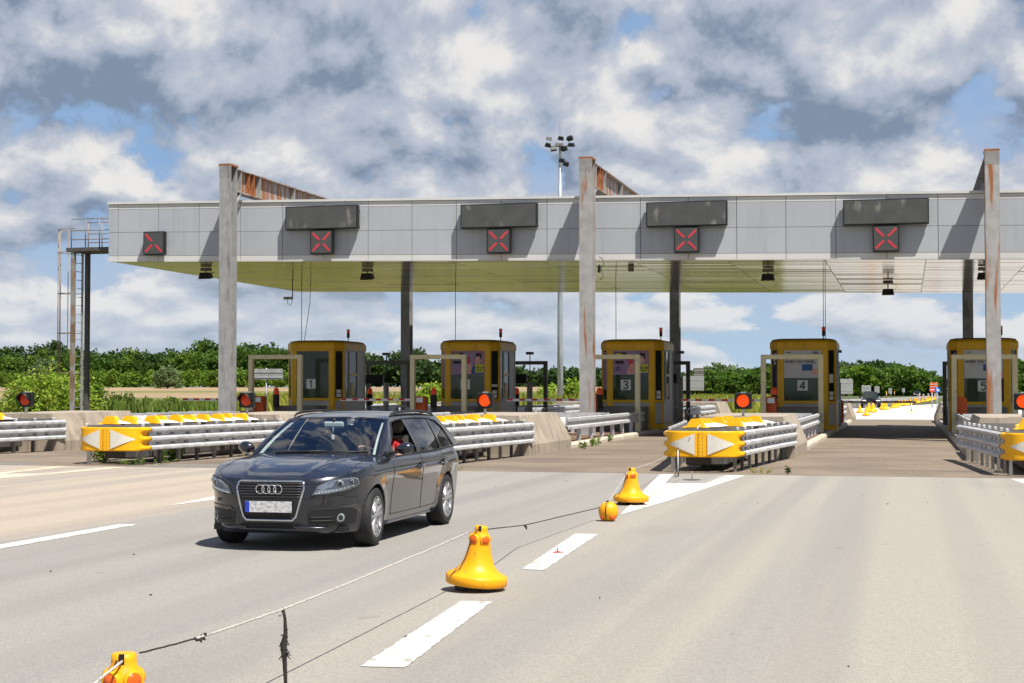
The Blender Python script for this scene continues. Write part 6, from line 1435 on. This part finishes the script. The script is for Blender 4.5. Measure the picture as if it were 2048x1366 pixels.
# line of cones beyond the plaza
random.seed(51)
cl = [(1720, 827), (1733, 833), (1738, 824), (1748, 824), (1744, 826), (1764, 820), (1769, 821), (1773, 820), (1786, 817), (1791, 817), (1797, 814), (1804, 812), (1810, 812), (1815, 811), (1820, 809), (1829, 808), (1834, 807), (1838, 806), (1845, 805), (1852, 804), (1855, 803), (1858, 802.5), (1861, 802), (1865, 801), (1868, 800), (1871, 799)]
base = None
for k, (px, py) in enumerate(cl):
    g = gpt(px, py); nm = ' yellow cone in the row beyond lane four, counted from the booths'
    pos = 'first second third fourth fifth sixth seventh eighth ninth tenth eleventh twelfth thirteenth fourteenth fifteenth sixteenth seventeenth eighteenth nineteenth twentieth twenty-first twenty-second twenty-third twenty-fourth twenty-fifth twenty-sixth'.split()[k]
    lab = pos+nm
    if base is None: base = cone((g.x, g.y, 0), (0, 0), lab, 0, 'cones lined up beyond the plaza', False); c = base
    else: c = copy_tree(base, None, (g.x, g.y, 0)); c['label'] = lab
    s = random.uniform(.95, 1.2); c.scale = (s, s, s*1.08)
    c.rotation_euler = (random.uniform(-.08, .08), random.uniform(-.08, .08), random.uniform(0, 6))
g = gpt(1823, 823); a = empty('marker_post', (g.x, g.y, 0), label='slim white post on a round yellow base beside the exit barrier boom', cat='marker post')
MB().tube([(0, 0, .02), (0, 0, .78)], .035, 8).build('post', 'boom_white', a); MB().lathe([(.001, .05), (.2, .045), (.30, .01), (.31, 0)], 20).build('base', 'yellow', a); MB().tube([(0, 0, .02), (0, 0, .12)], .05, 8).build('foot', 'black', a)
for k, (px, py) in enumerate(((1839, 806), (1847, 803), (1857, 800), (1870, 798.5))):
    g = gpt(px, py); a = empty('delineator', (g.x, g.y, 0), label=('first', 'second', 'third', 'fourth')[k]+' red and white delineator from the left among the far cones', cat='delineator', group='red and white delineators')
    MB().box(-.12, .12, -.02, .02, .05, 1.05).build('plate', 'boom_white', a)
    for z in (.2, .5, .8): MB().hexa([(-.12, -.024, z-.06), (.12, -.024, z+.06), (.12, .024, z+.06), (-.12, .024, z-.06), (-.12, -.024, z+.06), (.12, -.024, z+.18), (.12, .024, z+.18), (-.12, .024, z+.06)]).build('stripe', 'boom_red', a)
    MB().box(-.2, .2, -.15, .15, 0, .05).build('base', 'black', a)
for k, (px, py) in enumerate(((1773, 797), (1782, 794), (1789, 793), (1797, 791), (1803, 791))):
    g = gpt(px, py); a = empty('bollard_post', (g.x, g.y, 0), label=('nearest', 'second', 'third', 'fourth', 'farthest')[k]+' yellow and white verge post beside the far road', cat='post', group='yellow verge posts')
    MB().tube([(0, 0, 0), (0, 0, 1.3)], .07, 6).build('post', 'yellow', a); MB().tube([(0, 0, .5), (0, 0, .85)], .075, 6).build('band', 'boom_white', a)
# far cars
def far_car(loc, rz, label, m):
    a = empty('far_car', loc, rz, label, 'car', 'cars far away on the exit road')
    mb = MB(); secs = [(-2.2, .30, .72, .80, .75), (-2.25, .30, .80, .85, .86), (-1.2, .22, .86, .95, .88), (.5, .22, .90, .98, .88), (2.0, .25, .88, 1.0, .86), (2.2, .35, .84, .95, .80)]
    rr = [[(-w_, x, zb), (-w_-.02, x, zb+.3), (-w2, x, zt_), (w2, x, zt_), (w_+.02, x, zb+.3), (w_, x, zb)] for x, zb, w_, zt_, w2 in secs]; mb.grid(rr, smooth=False); mb.add([p for p in rr[0]], [tuple(range(6))]); mb.add([p for p in rr[-1]], [tuple(range(6))]); mb.build('body', m, a)
    MB().hexa([(-.78, -1.0, .93), (.78, -1.0, .93), (.78, 1.9, .96), (-.78, 1.9, .96), (-.60, -.25, 1.42), (.60, -.25, 1.42), (.58, 1.4, 1.42), (-.58, 1.4, 1.42)]).build('cabin', 'glass_dark', a)
    MB().hexa([(-.60, -.26, 1.415), (.60, -.26, 1.415), (.58, 1.45, 1.415), (-.58, 1.45, 1.415), (-.52, -.1, 1.47), (.52, -.1, 1.47), (.5, 1.3, 1.47), (-.5, 1.3, 1.47)]).build('roof', m, a)
    for sg in (-1, 1):
        MB().cbox(sg*.62-.16, sg*.62+.16, -2.29, -2.2, .58, .72, .02).build('headlight', 'lamp_white', a); MB().cbox(sg*.98-.1, sg*.98+.1, -.75, -.6, .95, 1.1, .02).build('mirror', m, a)
        for y in (-1.4, 1.4): MB().lathe([(.001, -.1), (.32, -.1), (.34, 0), (.32, .1), (.001, .1)], 16, (sg*.78, y, .32), 'x').build('wheel', 'rubber', a)
    MB().box(-.26, .26, -2.32, -2.26, .42, .53).build('number_plate', 'sign_white', a); MB().box(-.45, .45, -2.30, -2.24, .56, .74).build('grille', 'black', a)
g = gpt(1740, 815.5); far_car((g.x, g.y+2, 0), .05, 'dark blue car far away heading for lane four', 'car_paint')
g = gpt(1734, 808); far_car((g.x, g.y+12, 0), .05, 'second dark car half hidden behind the first far car', 'car_paint')
g = gpt(1839.5, 797); far_car((g.x, g.y+90, 0), .02, 'tiny far car left of the no-entry sign', 'car_black')
# far steel guard rail and low walls beyond the islands
def far_rail(pts, label):
    a = empty('far_guard_rail', (0, 0, 0), label=label, cat='guard rail', group='guard rails beyond the plaza')
    p = [Vector((x, y, 0)) for x, y in pts]; mb = MB()
    mb.grid([[(q.x, q.y, .45), (q.x, q.y-.04, .5), (q.x, q.y-.04, .58), (q.x, q.y, .62), (q.x, q.y-.04, .66), (q.x, q.y-.04, .74), (q.x, q.y, .78)] for q in p], smooth=False); o = mb.build('beam', 'galv', a)
    for A, B in zip(p[:-1], p[1:]):
        n = max(1, int((B-A).length/4))
        for k in range(n): c = A+(B-A)*k/n; MB().box(c.x-.05, c.x+.05, c.y+.01, c.y+.09, -.06, .75).build('post', 'galv_dark', a)
far_rail([(-26, 141), (-12, 146), (-6, 150), (-1.5, 180), (3, 235)], 'pale guard rail along the far carriageway beyond booth four')
far_rail([(-34, 93.5), (-28, 138)], 'guard rail along the left edge of the exit road')
